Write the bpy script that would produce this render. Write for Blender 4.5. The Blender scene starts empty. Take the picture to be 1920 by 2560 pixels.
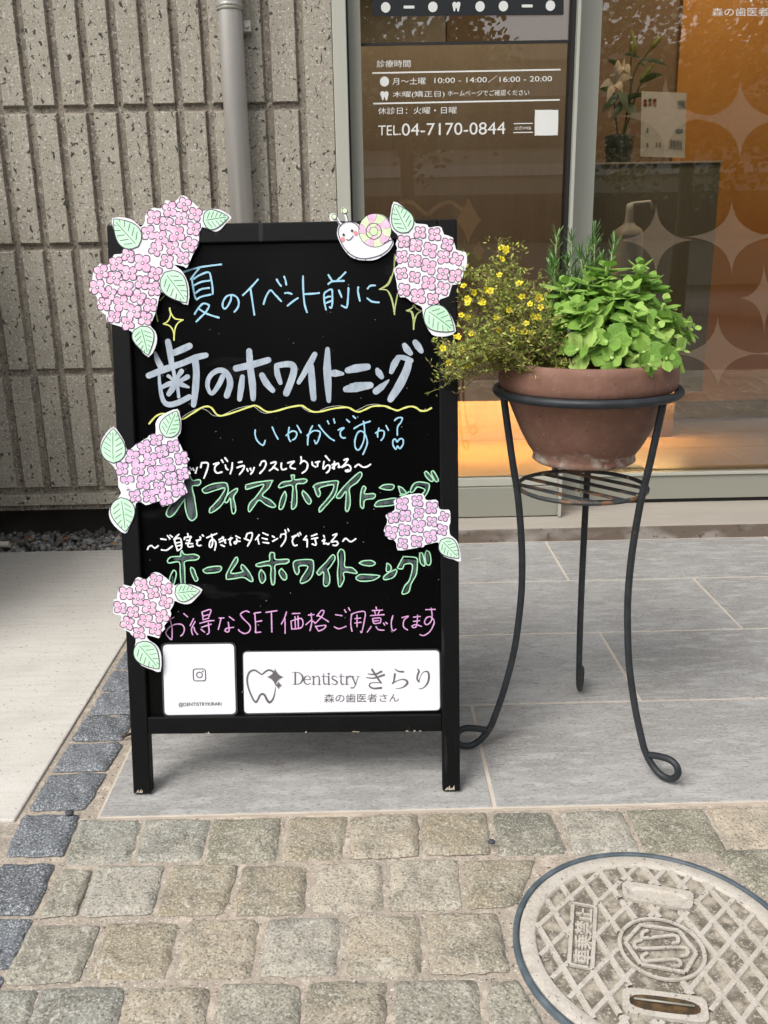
import bpy, bmesh, math, random
from mathutils import Vector, Matrix
from mathutils.geometry import tessellate_polygon
R_ = math.radians
rnd = random.Random(7)
scn = bpy.context.scene
col = scn.collection
# ------------------------------------------------------------------ camera
FPX = 2250.97
CAMR = Matrix(((0.99971699, -0.02104413, 0.01109458), (-0.01661163, -0.28367555, 0.95877643), (-0.01702935, -0.95868938, -0.28394485)))
CAMP = Vector((0, 0, 1.0))
cam_d = bpy.data.cameras.new("camera"); cam = bpy.data.objects.new("camera", cam_d); col.objects.link(cam)
cam_d.sensor_fit = 'VERTICAL'; cam_d.sensor_height = 24; cam_d.sensor_width = 18
cam_d.lens = 24 * FPX / 2560; cam_d.clip_start = 0.02; cam_d.clip_end = 500
cx, cy, cz = (CAMR.col[i] for i in range(3))
cam.matrix_world = Matrix(((cx[0], -cy[0], -cz[0], 0), (cx[1], -cy[1], -cz[1], 0), (cx[2], -cy[2], -cz[2], 1.0), (0, 0, 0, 1)))
scn.camera = cam
# ------------------------------------------------------------------ world, sun, exposure
SUN_EL, SUN_AZ = 52, 222          # azimuth measured from +Y clockwise: behind and a little left of the camera
w = bpy.data.worlds.new("World"); scn.world = w; w.use_nodes = True
wn = w.node_tree; bgn = wn.nodes['Background']
sky = wn.nodes.new('ShaderNodeTexSky'); sky.sky_type = 'NISHITA'; sky.sun_disc = False
sky.sun_elevation = R_(SUN_EL); sky.sun_rotation = R_(SUN_AZ); sky.dust_density = 4.0; sky.air_density = 1.0; sky.ozone_density = 1.0
hs = wn.nodes.new('ShaderNodeHueSaturation'); hs.inputs['Saturation'].default_value = 0.22
wn.links.new(sky.outputs[0], hs.inputs['Color']); wn.links.new(hs.outputs[0], bgn.inputs['Color'])
bgn.inputs['Strength'].default_value = 0.13
sd = bpy.data.lights.new("sun", 'SUN'); sd.energy = 1.3; sd.angle = R_(28); sd.color = (1.0, 0.96, 0.9)
so = bpy.data.objects.new("sun", sd); col.objects.link(so)
sdir = Vector((math.sin(R_(SUN_AZ)) * math.cos(R_(SUN_EL)), math.cos(R_(SUN_AZ)) * math.cos(R_(SUN_EL)), math.sin(R_(SUN_EL))))
so.rotation_euler = sdir.to_track_quat('Z', 'Y').to_euler()
vs = scn.view_settings; scn.display_settings.display_device = 'sRGB'
vs.view_transform = 'Standard'; vs.look = 'None'; vs.gamma = 1; vs.use_curve_mapping = False
vs.exposure = 0.68
cy_ = scn.cycles; cy_.use_denoising = True; cy_.max_bounces = 8; cy_.diffuse_bounces = 4; cy_.glossy_bounces = 4
cy_.transparent_max_bounces = 16; cy_.sample_clamp_indirect = 6; cy_.caustics_reflective = False; cy_.caustics_refractive = False

# ------------------------------------------------------------------ helpers
def ray(px, py): return CAMR @ Vector(((px - 960) / FPX, (py - 1280) / FPX, 1))
def G(px, py, z=0.0):
    r = ray(px, py); return CAMP + r * ((z - CAMP.z) / r.z)
def PL(px, py, D):
    r = ray(px, py); return CAMP + r * (D / r.y)
def tag(o, label=None, cat=None, group=None, kind=None):
    if label: o['label'] = label
    if cat: o['category'] = cat
    if group: o['group'] = group
    if kind: o['kind'] = kind
    return o
def empty(name, loc=(0, 0, 0), mat=None):
    o = bpy.data.objects.new(name, None); col.objects.link(o); o.empty_display_size = .05
    if mat is not None: o.matrix_world = mat
    else: o.location = loc
    return o
class MB:
    def __init__(s): s.v = []; s.f = []; s.m = []; s.sm = []
    def face(s, idx, mi=0, sm=False): s.f.append(tuple(idx)); s.m.append(mi); s.sm.append(sm)
    def add(s, vs): b = len(s.v); s.v.extend([tuple(p) for p in vs]); return b
    def quad(s, a, b, c, d, mi=0): i = s.add([a, b, c, d]); s.face((i, i + 1, i + 2, i + 3), mi)
    def box(s, x0, x1, y0, y1, z0, z1, mi=0, bv=0, f=None):
        f = f or (lambda p: p)
        if bv:
            bm = bmesh.new(); bmesh.ops.create_cube(bm, size=1)
            for q in bm.verts: q.co = Vector(((x0 + x1) / 2 + q.co.x * (x1 - x0), (y0 + y1) / 2 + q.co.y * (y1 - y0), (z0 + z1) / 2 + q.co.z * (z1 - z0)))
            bmesh.ops.bevel(bm, geom=bm.edges[:], offset=bv, segments=2, affect='EDGES', profile=.5)
            s.bm(bm, mi, f); return
        p = [(x, y, z) for z in (z0, z1) for y in (y0, y1) for x in (x0, x1)]
        i = s.add([f(Vector(q)) for q in p])
        for q in ((0, 2, 3, 1), (4, 5, 7, 6), (0, 1, 5, 4), (2, 6, 7, 3), (0, 4, 6, 2), (1, 3, 7, 5)): s.face([i + k for k in q], mi)
    def bm(s, bm, mi=0, f=None, sm=False):
        bm.verts.index_update(); f = f or (lambda p: p)
        i = s.add([f(q.co.copy()) for q in bm.verts])
        for fc in bm.faces: s.face([i + q.index for q in fc.verts], mi, sm)
        bm.free()
    def poly(s, pts, z0, z1=None, mi=0, side=None):
        """flat outline (u,v) filled at z1; walls down to z0 and a back face when z1 is given"""
        P = [Vector((p[0], p[1], 0)) for p in pts]
        area = sum(P[k].x * P[(k + 1) % len(P)].y - P[(k + 1) % len(P)].x * P[k].y for k in range(len(P)))
        if area < 0: P.reverse()
        top = z0 if z1 is None else z1; n = len(P)
        i = s.add([(p.x, p.y, top) for p in P])
        tr = tessellate_polygon([P])
        for t in tr:
            a, b, c = t
            if (P[b] - P[a]).cross(P[c] - P[a]).z < 0: b, c = c, b
            s.face((i + a, i + b, i + c), mi)
        if z1 is not None:
            j = s.add([(p.x, p.y, z0) for p in P])
            for k in range(n): s.face((j + k, j + (k + 1) % n, i + (k + 1) % n, i + k), mi if side is None else side)
            for t in tr:
                a, b, c = t
                if (P[b] - P[a]).cross(P[c] - P[a]).z < 0: b, c = c, b
                s.face((j + a, j + c, j + b), mi)
    def tube(s, pts, r, seg=10, mi=0, cap=True, sm=True):
        pts = [Vector(p) for p in pts]; n = len(pts); rr = r if isinstance(r, (list, tuple)) else [r] * n
        prev = None; rings = []
        for k in range(n):
            t = (pts[min(k + 1, n - 1)] - pts[max(k - 1, 0)]).normalized()
            if prev is None: a = t.orthogonal().normalized()
            else: a = (prev - t * prev.dot(t)).normalized()
            prev = a; b = t.cross(a)
            rings.append(s.add([pts[k] + (a * math.cos(q) + b * math.sin(q)) * rr[k] for q in (2 * math.pi * j / seg for j in range(seg))]))
        for k in range(n - 1):
            for j in range(seg):
                s.face((rings[k] + j, rings[k] + (j + 1) % seg, rings[k + 1] + (j + 1) % seg, rings[k + 1] + j), mi, sm)
        if cap:
            s.face([rings[0] + j for j in reversed(range(seg))], mi); s.face([rings[-1] + j for j in range(seg)], mi)
    def lathe(s, prof, seg=48, c=(0, 0, 0), mi=0, sm=True):
        rings = [s.add([(c[0] + r * math.cos(q), c[1] + r * math.sin(q), c[2] + z) for q in (2 * math.pi * j / seg for j in range(seg))]) for r, z in prof]
        for k in range(len(prof) - 1):
            for j in range(seg): s.face((rings[k] + j, rings[k] + (j + 1) % seg, rings[k + 1] + (j + 1) % seg, rings[k + 1] + j), mi, sm)
    def ribbon(s, pts, wd, z, mi=0, dz=1e-4, cap=True, taper=False):
        """a flat pen or brush stroke: pts (u,v); wd a number or a list; lies at height z, rising dz along its length"""
        n = len(pts); P = [Vector((p[0], p[1])) for p in pts]
        W = wd if isinstance(wd, (list, tuple)) else [wd] * n
        L = []; Rr = []
        for k in range(n):
            t = (P[min(k + 1, n - 1)] - P[max(k - 1, 0)])
            if t.length < 1e-9: t = Vector((1, 0))
            t.normalize(); nn = Vector((-t.y, t.x)) * (W[k] / 2); zz = z + dz * k / n
            L.append((P[k].x + nn.x, P[k].y + nn.y, zz)); Rr.append((P[k].x - nn.x, P[k].y - nn.y, zz))
        i = s.add(L); j = s.add(Rr)
        for k in range(n - 1): s.face((j + k, j + k + 1, i + k + 1, i + k), mi)
        if cap:
            for e, sg in ((0, -1), (n - 1, 1)):
                o = P[0 if e == 0 else -1]; q = P[1 if e == 0 else -2]; d = (o - q)
                if d.length < 1e-9: continue
                a0 = math.atan2(d.y, d.x); zz = z + dz * e / n; r = W[e] / 2
                arc = [(o.x + r * math.cos(a0 + h), o.y + r * math.sin(a0 + h), zz) for h in (-math.pi / 2 + math.pi * m_ / 6 for m_ in range(7))]
                s.face(range(len(s.v), len(s.v) + 7), mi); s.add(arc)
    def build(s, name, mats, parent=None, smooth=None):
        me = bpy.data.meshes.new(name); me.from_pydata(s.v, [], s.f); 
        for m_ in (mats if isinstance(mats, (list, tuple)) else [mats]): me.materials.append(m_)
        me.polygons.foreach_set('material_index', s.m)
        me.polygons.foreach_set('use_smooth', [bool(smooth) if smooth is not None else q for q in s.sm])
        me.update()
        o = bpy.data.objects.new(name, me); col.objects.link(o)
        if parent: o.parent = parent
        return o
def crom(pts, step=6, closed=False):
    P = [Vector(p) for p in pts]; n = len(P); out = []
    if n < 3 and not closed:
        return [P[0].lerp(P[1], k / step) for k in range(step + 1)]
    for k in range(n if closed else n - 1):
        if closed: a, b, c, d = P[k - 1], P[k], P[(k + 1) % n], P[(k + 2) % n]
        else: a, b, c, d = P[max(k - 1, 0)], P[k], P[k + 1], P[min(k + 2, n - 1)]
        for j in range(step):
            t = j / step
            out.append(.5 * ((2 * b) + (c - a) * t + (2 * a - 5 * b + 4 * c - d) * t * t + (3 * b - a - 3 * c + d) * t ** 3))
    if not closed: out.append(P[-1])
    return out
def T(ox, oy, sc, txt):
    """traced outlines: 'x,y x,y; x,y ...' in a cut of the photograph -> photograph pixels"""
    return [[(ox + float(a.split(',')[0]) / sc, oy + float(a.split(',')[1]) / sc) for a in part.split()] for part in txt.split(';') if part.strip()]
FONT_CACHE = {}
def text_mesh(sx, bold=0.0):
    if (sx, bold) not in FONT_CACHE:
        c = bpy.data.curves.new('lettering', 'FONT'); c.body = sx; c.size = 1; c.offset = bold; c.resolution_u = 4
        o = bpy.data.objects.new('lettering', c); col.objects.link(o)
        m_ = o.to_mesh(); V = [v.co.copy() for v in m_.vertices]; F = [tuple(p.vertices) for p in m_.polygons]
        o.to_mesh_clear(); bpy.data.objects.remove(o); bpy.data.curves.remove(c)
        FONT_CACHE[(sx, bold)] = (V, F)
    return FONT_CACHE[(sx, bold)]
def put_text(mb, sx, quad, z=None, mi=0, bold=0.0, thick=0, up=None):
    """lettering fitted into a quad: bottom-left, bottom-right, top-right, top-left (2D or 3D points)"""
    V, F = text_mesh(sx, bold)
    x0 = min(v.x for v in V); x1 = max(v.x for v in V); y0 = min(v.y for v in V); y1 = max(v.y for v in V)
    q = [Vector(p) for p in quad]
    pts = []
    for v in V:
        a = (v.x - x0) / (x1 - x0); b = (v.y - y0) / (y1 - y0)
        p = (q[0] * (1 - a) + q[1] * a) * (1 - b) + (q[3] * (1 - a) + q[2] * a) * b
        if z is not None: p = Vector((p[0], p[1], z))
        pts.append(p)
    i = mb.add(pts)
    for f in F: mb.face([i + k for k in f], mi)
    if thick:
        j = mb.add([p - Vector(up) * thick for p in pts]); ed = {}
        for f in F:
            for a, b in zip(f, f[1:] + f[:1]):
                if (b, a) in ed: del ed[(b, a)]
                else: ed[(a, b)] = 1
        for a, b in ed: mb.face((i + a, j + a, j + b, i + b), mi)

# ------------------------------------------------------------------ materials
def mat(name, base, rough=.5, metal=0., spec=.5, layers=(), bump=None, island=0., island_hue=None, coat=0., trans=0., rough_var=None, obj=True):
    m = bpy.data.materials.new(name); m.use_nodes = True; nt = m.node_tree; N = nt.nodes; L = nt.links
    b = N['Principled BSDF']; b.inputs['Roughness'].default_value = rough; b.inputs['Metallic'].default_value = metal
    b.inputs['Specular IOR Level'].default_value = spec; b.inputs['Coat Weight'].default_value = coat
    tc = N.new('ShaderNodeTexCoord'); co = tc.outputs['Object' if obj else 'Generated']
    rgb = N.new('ShaderNodeRGB'); rgb.outputs[0].default_value = (*base, 1); cur = rgb.outputs[0]
    def noise(scale, detail=4, stretch=(1, 1, 1), kind='noise', dist=0.):
        mp = N.new('ShaderNodeMapping'); mp.inputs['Scale'].default_value = stretch; L.new(co, mp.inputs['Vector'])
        if kind == 'noise':
            t = N.new('ShaderNodeTexNoise'); t.inputs['Scale'].default_value = scale; t.inputs['Detail'].default_value = detail
            t.inputs['Distortion'].default_value = dist; L.new(mp.outputs[0], t.inputs['Vector']); return t.outputs['Fac']
        t = N.new('ShaderNodeTexVoronoi'); t.inputs['Scale'].default_value = scale; L.new(mp.outputs[0], t.inputs['Vector'])
        return t.outputs['Distance'] if kind == 'voro' else t.outputs['Color']
    if island or island_hue:
        g = N.new('ShaderNodeNewGeometry'); rp = N.new('ShaderNodeValToRGB'); L.new(g.outputs['Random Per Island'], rp.inputs[0])
        rp.color_ramp.interpolation = 'CONSTANT'; cr = rp.color_ramp.elements
        cols = island_hue or [tuple(c * (1 - island) for c in base), base, tuple(min(1, c * (1 + island)) for c in base)]
        cr[0].color = (*cols[0], 1); cr[1].position = 1 / len(cols); cr[1].color = (*cols[1], 1)
        for k in range(2, len(cols)): e = cr.new(k / len(cols)); e.color = (*cols[k], 1)
        cur = rp.outputs[0]
    for ly in layers:
        scale, lo, hi, c2 = ly[:4]; o = ly[4] if len(ly) > 4 else {}
        f = noise(scale, o.get('detail', 4), o.get('stretch', (1, 1, 1)), o.get('kind', 'noise'), o.get('dist', 0.))
        mr = N.new('ShaderNodeMapRange'); mr.inputs[1].default_value = lo; mr.inputs[2].default_value = hi; mr.inputs[4].default_value = o.get('max', 1.0); L.new(f, mr.inputs[0])
        mx = N.new('ShaderNodeMix'); mx.data_type = 'RGBA'; mx.blend_type = o.get('blend', 'MIX'); L.new(mr.outputs[0], mx.inputs[0])
        L.new(cur, mx.inputs[6]); mx.inputs[7].default_value = (*c2, 1); cur = mx.outputs[2]
    L.new(cur, b.inputs['Base Color'])
    if rough_var:
        f = noise(rough_var[0], 4); mr = N.new('ShaderNodeMapRange'); mr.inputs[1].default_value = .3; mr.inputs[2].default_value = .7
        mr.inputs[3].default_value = rough_var[1]; mr.inputs[4].default_value = rough_var[2]; L.new(f, mr.inputs[0]); L.new(mr.outputs[0], b.inputs['Roughness'])
    if bump:
        prev = None
        for sc_, st_, dist_ in (bump if isinstance(bump[0], (list, tuple)) else [bump]):
            f = noise(sc_, 6); bp = N.new('ShaderNodeBump'); bp.inputs['Strength'].default_value = st_; bp.inputs['Distance'].default_value = dist_
            L.new(f, bp.inputs['Height'])
            if prev: L.new(prev, bp.inputs['Normal'])
            prev = bp.outputs[0]
        L.new(prev, b.inputs['Normal'])
    if trans:
        tb = N.new('ShaderNodeBsdfTranslucent'); L.new(cur, tb.inputs[0]); ms = N.new('ShaderNodeMixShader'); ms.inputs[0].default_value = trans
        L.new(b.outputs[0], ms.inputs[1]); L.new(tb.outputs[0], ms.inputs[2]); L.new(ms.outputs[0], N['Material Output'].inputs[0])
    return m
def emis(name, c, st):
    m = bpy.data.materials.new(name); m.use_nodes = True; N = m.node_tree.nodes; e = N.new('ShaderNodeEmission')
    e.inputs[0].default_value = (*c, 1); e.inputs[1].default_value = st; m.node_tree.links.new(e.outputs[0], N['Material Output'].inputs[0]); return m
def glass_mat(name, tint=(1, 1, 1), ior=1.5, rough=0.0, film=None):
    """window pane: clear sheet that transmits straight and mirrors by its Fresnel term"""
    m = bpy.data.materials.new(name); m.use_nodes = True; nt = m.node_tree; N = nt.nodes; L = nt.links
    fr = N.new('ShaderNodeFresnel'); fr.inputs[0].default_value = ior
    t = N.new('ShaderNodeBsdfTransparent'); t.inputs[0].default_value = (*tint, 1)
    g = N.new('ShaderNodeBsdfGlossy'); g.inputs['Roughness'].default_value = rough
    ms = N.new('ShaderNodeMixShader'); L.new(fr.outputs[0], ms.inputs[0]); L.new(t.outputs[0], ms.inputs[1]); L.new(g.outputs[0], ms.inputs[2])
    L.new(ms.outputs[0], N['Material Output'].inputs[0]); return m
def film_mat(name, c, alpha):
    m = bpy.data.materials.new(name); m.use_nodes = True; nt = m.node_tree; N = nt.nodes; L = nt.links
    t = N.new('ShaderNodeBsdfTransparent'); d = N.new('ShaderNodeBsdfDiffuse'); d.inputs[0].default_value = (*c, 1)
    ms = N.new('ShaderNodeMixShader'); ms.inputs[0].default_value = alpha; L.new(t.outputs[0], ms.inputs[1]); L.new(d.outputs[0], ms.inputs[2])
    L.new(ms.outputs[0], N['Material Output'].inputs[0]); return m

M = {}
M['concrete_wall'] = mat('concrete_wall', (.40, .37, .305), .9, layers=[(14, .35, .7, (.34, .31, .25)), (4, .45, .7, (.29, .265, .215), dict(stretch=(2.5, 1, .25), max=.55)), (120, .59, .64, (.62, .58, .50), dict(detail=2, max=.8)), (70, .615, .645, (.055, .05, .042), dict(detail=3, stretch=(1, 1, .8), dist=.6)), (160, .63, .66, (.09, .085, .07), dict(detail=2))], bump=[(140, .5, .004), (30, .4, .005)])
M['groove'] = mat('groove', (.27, .235, .185), .95, layers=[(14, .35, .7, (.17, .15, .12)), (90, .6, .64, (.06, .055, .045), dict(detail=3)), (120, .6, .64, (.4, .37, .32), dict(detail=2))], bump=(140, .5, .004))
M['recess'] = mat('recess', (.12, .11, .095), .95, layers=[(8, .3, .7, (.09, .08, .07))])
M['slab'] = mat('slab', (.60, .575, .53), .9, layers=[(5, .3, .75, (.53, .505, .46)), (60, .45, .75, (.44, .42, .385), dict(stretch=(.12, 1, 1), max=.55)), (150, .66, .70, (.16, .15, .14), dict(detail=2, stretch=(.6, 1, 1))), (3.5, .55, .72, (.42, .39, .34), dict(max=.5)), (280, .56, .66, (.40, .38, .34), dict(max=.6))], bump=[(180, .25, .002), (20, .15, .003)])
M['slab2'] = mat('slab2', (.52, .47, .41), .9, layers=[(5, .3, .75, (.44, .40, .35))], bump=(180, .25, .002))
M['mortar'] = mat('mortar', (.37, .31, .25), .95, layers=[(6, .3, .7, (.31, .275, .23)), (40, .5, .7, (.50, .43, .35)), (220, .62, .68, (.10, .09, .08), dict(detail=2)), (260, .64, .68, (.62, .57, .5), dict(detail=2))], bump=[(120, .6, .004), (30, .4, .004)])
M['cobble'] = mat('cobble', (.34, .31, .25), .85, layers=[(9, .42, .68, (.36, .33, .265), dict(max=.6, dist=.8)), (13, .5, .66, (.13, .125, .095), dict(max=.6, dist=1.0)), (6, .66, .76, (.40, .27, .13), dict(max=.4)), (30, .60, .66, (.50, .47, .40), dict(max=.55, dist=1.6)), (270, .50, .64, (.52, .49, .42), dict(detail=3, max=.65)), (240, .53, .65, (.09, .085, .07), dict(detail=3, max=.7))],
    bump=[(300, .6, .002), (70, .7, .005), (16, .9, .014)],
    island_hue=[(.20, .19, .135), (.36, .305, .225), (.27, .255, .205), (.45, .37, .275), (.155, .155, .12), (.32, .275, .205), (.25, .25, .22), (.40, .35, .275), (.28, .235, .16), (.35, .33, .285)])
M['sett'] = mat('sett', (.125, .135, .15), .75, layers=[(30, .4, .7, (.15, .16, .17), dict(max=.6)), (300, .53, .62, (.40, .42, .44), dict(detail=3, max=.85)), (260, .55, .64, (.03, .032, .036), dict(detail=3, max=.85))], bump=[(120, .8, .004), (25, .5, .006)], island=.15)
M['tile'] = mat('tile', (.355, .35, .34), .6, layers=[(5, .36, .66, (.265, .255, .24), dict(stretch=(.6, 1.4, 1), dist=.6, max=.85)), (30, .48, .66, (.47, .465, .45), dict(stretch=(.42, 1.4, 1), max=.6, dist=.7)), (60, .52, .68, (.20, .195, .185), dict(stretch=(.45, 1.4, 1), max=.5, dist=.7)), (240, .54, .66, (.48, .475, .46), dict(stretch=(.5, 1.2, 1), max=.6)), (200, .58, .66, (.16, .155, .15), dict(stretch=(.5, 1.2, 1), detail=3, max=.7))], bump=[(90, .25, .002), (24, .2, .003)], island=.10, rough_var=(12, .45, .7))
M['grout'] = mat('grout', (.60, .53, .45), .95, layers=[(20, .3, .7, (.49, .43, .36))])
M['sill'] = mat('sill', (.40, .36, .31), .6, layers=[(7, .3, .75, (.34, .31, .27), dict(stretch=(.4, 1.4, 1))), (40, .55, .75, (.46, .42, .37), dict(stretch=(.3, 1.5, 1), max=.6))], bump=(90, .2, .002))
M['riser'] = mat('riser', (.15, .115, .09), .6, layers=[(9, .5, .62, (.34, .31, .28), dict(stretch=(.5, 1, 1), max=.8)), (60, .6, .7, (.1, .08, .07))])
M['asphalt'] = mat('asphalt', (.06, .06, .06), .95, layers=[(60, .4, .7, (.09, .09, .09))])
M['black_wood'] = mat('black_wood', (.004, .0042, .0046), .5, spec=.16, layers=[(60, .66, .72, (.03, .03, .032), dict(stretch=(1, .1, 1), max=.6))], rough_var=(30, .42, .6), bump=(50, .08, .001))
M['chip'] = mat('chip', (.55, .47, .37), .8, layers=[(300, .45, .6, (.3, .25, .2))])
M['board'] = mat('board', (.002, .002, .0022), .2, spec=.13, layers=[(9, .62, .78, (.028, .029, .030), dict(stretch=(.5, 1.6, 1), max=.6)), (130, .80, .815, (.18, .18, .17), dict(detail=1))], rough_var=(5, .16, .3))
M['blue_pen'] = mat('blue_pen', (.29, .57, .74), .55, layers=[(120, .35, .65, (.36, .62, .78))])
M['paint'] = mat('paint', (.33, .39, .46), .5, layers=[(90, .42, .62, (.42, .48, .55), dict(stretch=(.7, .25, 1))), (160, .55, .7, (.25, .31, .38), dict(stretch=(.8, .2, 1), max=.8)), (60, .72, .76, (.72, .78, .84))], bump=(120, .3, .001))
M['yellow_pen'] = mat('yellow_pen', (.70, .73, .20), .5)
M['olive_pen'] = mat('olive_pen', (.42, .49, .17), .5, layers=[(90, .4, .7, (.52, .58, .26))])
M['grey_pen'] = mat('grey_pen', (.36, .37, .34), .5)
M['white_pen'] = mat('white_pen', (.84, .85, .87), .5)
M['green_pen'] = mat('green_pen', (.33, .68, .43), .5, layers=[(90, .4, .7, (.42, .76, .50))])
M['slate_pen'] = mat('slate_pen', (.034, .048, .054), .4, layers=[(100, .42, .6, (.085, .11, .115), dict(stretch=(.9, .22, 1))), (160, .55, .7, (.015, .02, .022), dict(stretch=(.9, .2, 1)))])
M['pink_pen'] = mat('pink_pen', (.62, .30, .60), .5, layers=[(90, .4, .7, (.72, .42, .68))])
M['paper'] = mat('paper', (.80, .81, .85), .7, layers=[(14, .35, .7, (.76, .77, .83))])
M['outline'] = mat('outline', (.045, .03, .06), .7)
M['pink'] = mat('pink', (.80, .43, .62), .7, layers=[(60, .36, .6, (.85, .60, .74)), (110, .52, .66, (.76, .34, .54), dict(max=.8))])
M['lilac'] = mat('lilac', (.70, .43, .68), .7, layers=[(60, .38, .62, (.77, .56, .76)), (110, .55, .7, (.66, .42, .68), dict(max=.7))])
M['leaf_paper'] = mat('leaf_paper', (.50, .79, .57), .7, layers=[(45, .38, .62, (.60, .84, .66))])
M['vein'] = mat('vein', (.07, .15, .10), .7)
M['lime_paper'] = mat('lime_paper', (.62, .82, .45), .7, layers=[(45, .38, .62, (.70, .86, .55))])
M['cheek'] = mat('cheek', (.78, .27, .30), .7)
M['ink'] = mat('ink', (.03, .03, .035), .6)
M['ink_grey'] = mat('ink_grey', (.125, .115, .13), .6)
M['laminate'] = mat('laminate', (.045, .048, .052), .12, spec=.7)
M['iron'] = mat('iron', (.018, .021, .025), .55, spec=.4, layers=[(40, .4, .7, (.028, .032, .037)), (70, .68, .74, (.10, .055, .03), dict(max=.6))], bump=(90, .2, .001), rough_var=(30, .4, .62))
M['rusty'] = mat('rusty', (.035, .038, .042), .6, layers=[(26, .52, .6, (.16, .085, .045)), (50, .62, .68, (.36, .27, .17))], bump=(120, .4, .001))
M['terracotta'] = mat('terracotta', (.22, .112, .078), .75, spec=.4, layers=[(9, .35, .7, (.17, .085, .06)), (13, .6, .75, (.26, .17, .13), dict(max=.5)), (40, .5, .75, (.27, .15, .115), dict(max=.6)), (170, .70, .73, (.06, .04, .035), dict(detail=2)), (200, .72, .75, (.5, .42, .36), dict(detail=2))], bump=[(90, .35, .002), (18, .2, .003)], rough_var=(14, .6, .85))
M['lime_stain'] = mat('lime_stain', (.235, .135, .10), .9, layers=[(24, .46, .58, (.44, .37, .32), dict(max=.85)), (60, .5, .65, (.20, .10, .07))], bump=(60, .5, .003))
M['soil'] = mat('soil', (.03, .02, .015), .95)
M['bark'] = mat('bark', (.17, .07, .045), .85, island_hue=[(.13, .05, .032), (.20, .085, .055), (.25, .13, .09), (.09, .035, .025)], bump=(160, .5, .002))
M['oregano'] = mat('oregano', (.22, .40, .065), .65, spec=.2, island_hue=[(.165, .33, .05), (.27, .47, .08), (.36, .56, .125), (.22, .41, .065), (.43, .60, .16), (.31, .51, .10)], layers=[(160, .48, .7, (.34, .47, .18), dict(max=.5)), (40, .5, .75, (.15, .27, .055), dict(max=.4))], bump=[(260, .5, .001), (90, .3, .001)], trans=.3)
M['oregano_stem'] = mat('oregano_stem', (.36, .52, .14), .6)
M['rosemary'] = mat('rosemary', (.10, .20, .07), .6, island_hue=[(.11, .21, .075), (.17, .32, .10), (.24, .44, .13)], trans=.2)
M['rosemary_stem'] = mat('rosemary_stem', (.33, .38, .18), .7)
M['wire_stem'] = mat('wire_stem', (.12, .085, .04), .8, island_hue=[(.17, .12, .06), (.26, .27, .08), (.14, .085, .05)])
M['fine_leaf'] = mat('fine_leaf', (.17, .24, .04), .6, island_hue=[(.30, .38, .06), (.50, .56, .12), (.26, .20, .08), (.40, .43, .09), (.22, .31, .05), (.58, .60, .16)], trans=.25)
M['yellow_petal'] = mat('yellow_petal', (.84, .72, .02), .6, trans=.2, island_hue=[(.86, .74, .02), (.82, .66, .015), (.88, .78, .05)])
M['yellow_eye'] = mat('yellow_eye', (.62, .38, .01), .8)
M['alu'] = mat('alu', (.46, .46, .395), .42, metal=.1, layers=[(30, .4, .7, (.44, .44, .38), dict(stretch=(1, 1, .1)))])
M['alu_dark'] = mat('alu_dark', (.30, .30, .25), .4, metal=.1)
M['gasket'] = mat('gasket', (.012, .011, .01), .5)
M['pipe'] = mat('pipe', (.44, .42, .39), .33, metal=.3, rough_var=(30, .3, .42))
M['glass'] = glass_mat('glass', (.93, .95, .93), 2.15)
M['frost'] = film_mat('frost', (.34, .26, .19), .27)
M['tint_film'] = film_mat('tint_film', (.16, .10, .05), .35)
M['white_vinyl'] = mat('white_vinyl', (.72, .73, .70), .6)
M['black_vinyl'] = mat('black_vinyl', (.012, .014, .016), .3)
M['wood_panel'] = mat('wood_panel', (.42, .325, .24), .55, layers=[(6, .3, .7, (.36, .275, .20), dict(stretch=(3, 1, .25))), (60, .5, .7, (.47, .37, .275), dict(stretch=(4, 1, .12), max=.6))])
M['wood_floor'] = mat('wood_floor', (.44, .28, .15), .35, layers=[(5, .3, .7, (.38, .24, .125), dict(stretch=(.3, 3, 1))), (50, .5, .7, (.50, .33, .18), dict(stretch=(.15, 4, 1), max=.6))])
M['brown_wall'] = mat('brown_wall', (.20, .115, .06), .6, layers=[(30, .4, .7, (.23, .135, .07), dict(stretch=(3, 1, .1), max=.7))])
M['orange_wall'] = mat('orange_wall', (.50, .205, .03), .6, layers=[(8, .35, .7, (.54, .235, .04))])
M['counter'] = mat('counter', (.225, .205, .145), .6, layers=[(60, .4, .7, (.19, .175, .12), dict(stretch=(3, 1, .15)))])
M['room'] = mat('room', (.55, .48, .40), .8)
M['strip_lamp'] = emis('strip_lamp', (1, .62, .24), 45)
M['added_room_lamp'] = emis('added_room_lamp', (1, .80, .56), 46)
M['petal_white'] = mat('petal_white', (.72, .60, .46), .6, trans=.2)
M['dark_leaf'] = mat('dark_leaf', (.045, .075, .025), .5)
M['bud'] = mat('bud', (.22, .22, .05), .5)
M['vase'] = mat('vase', (.05, .06, .055), .25)
M['poster'] = mat('poster', (.78, .72, .66), .6)
M['bottle'] = mat('bottle', (.52, .47, .40), .45)
M['spout'] = mat('spout', (.78, .74, .68), .4)
M['stone_white'] = mat('stone_white', (.32, .32, .30), .8, island_hue=[(.20, .20, .19), (.29, .29, .27), (.38, .38, .36), (.16, .16, .155), (.24, .20, .17)], bump=(90, .4, .002))
M['dead_leaf'] = mat('dead_leaf', (.20, .085, .035), .8, island_hue=[(.22, .09, .035), (.28, .16, .08), (.15, .05, .03)])
M['pebble'] = mat('pebble', (.05, .055, .065), .7, bump=(90, .4, .002))
M['twig'] = mat('twig', (.045, .03, .022), .9)
M['pale_stick'] = mat('pale_stick', (.62, .58, .47), .7)
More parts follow.
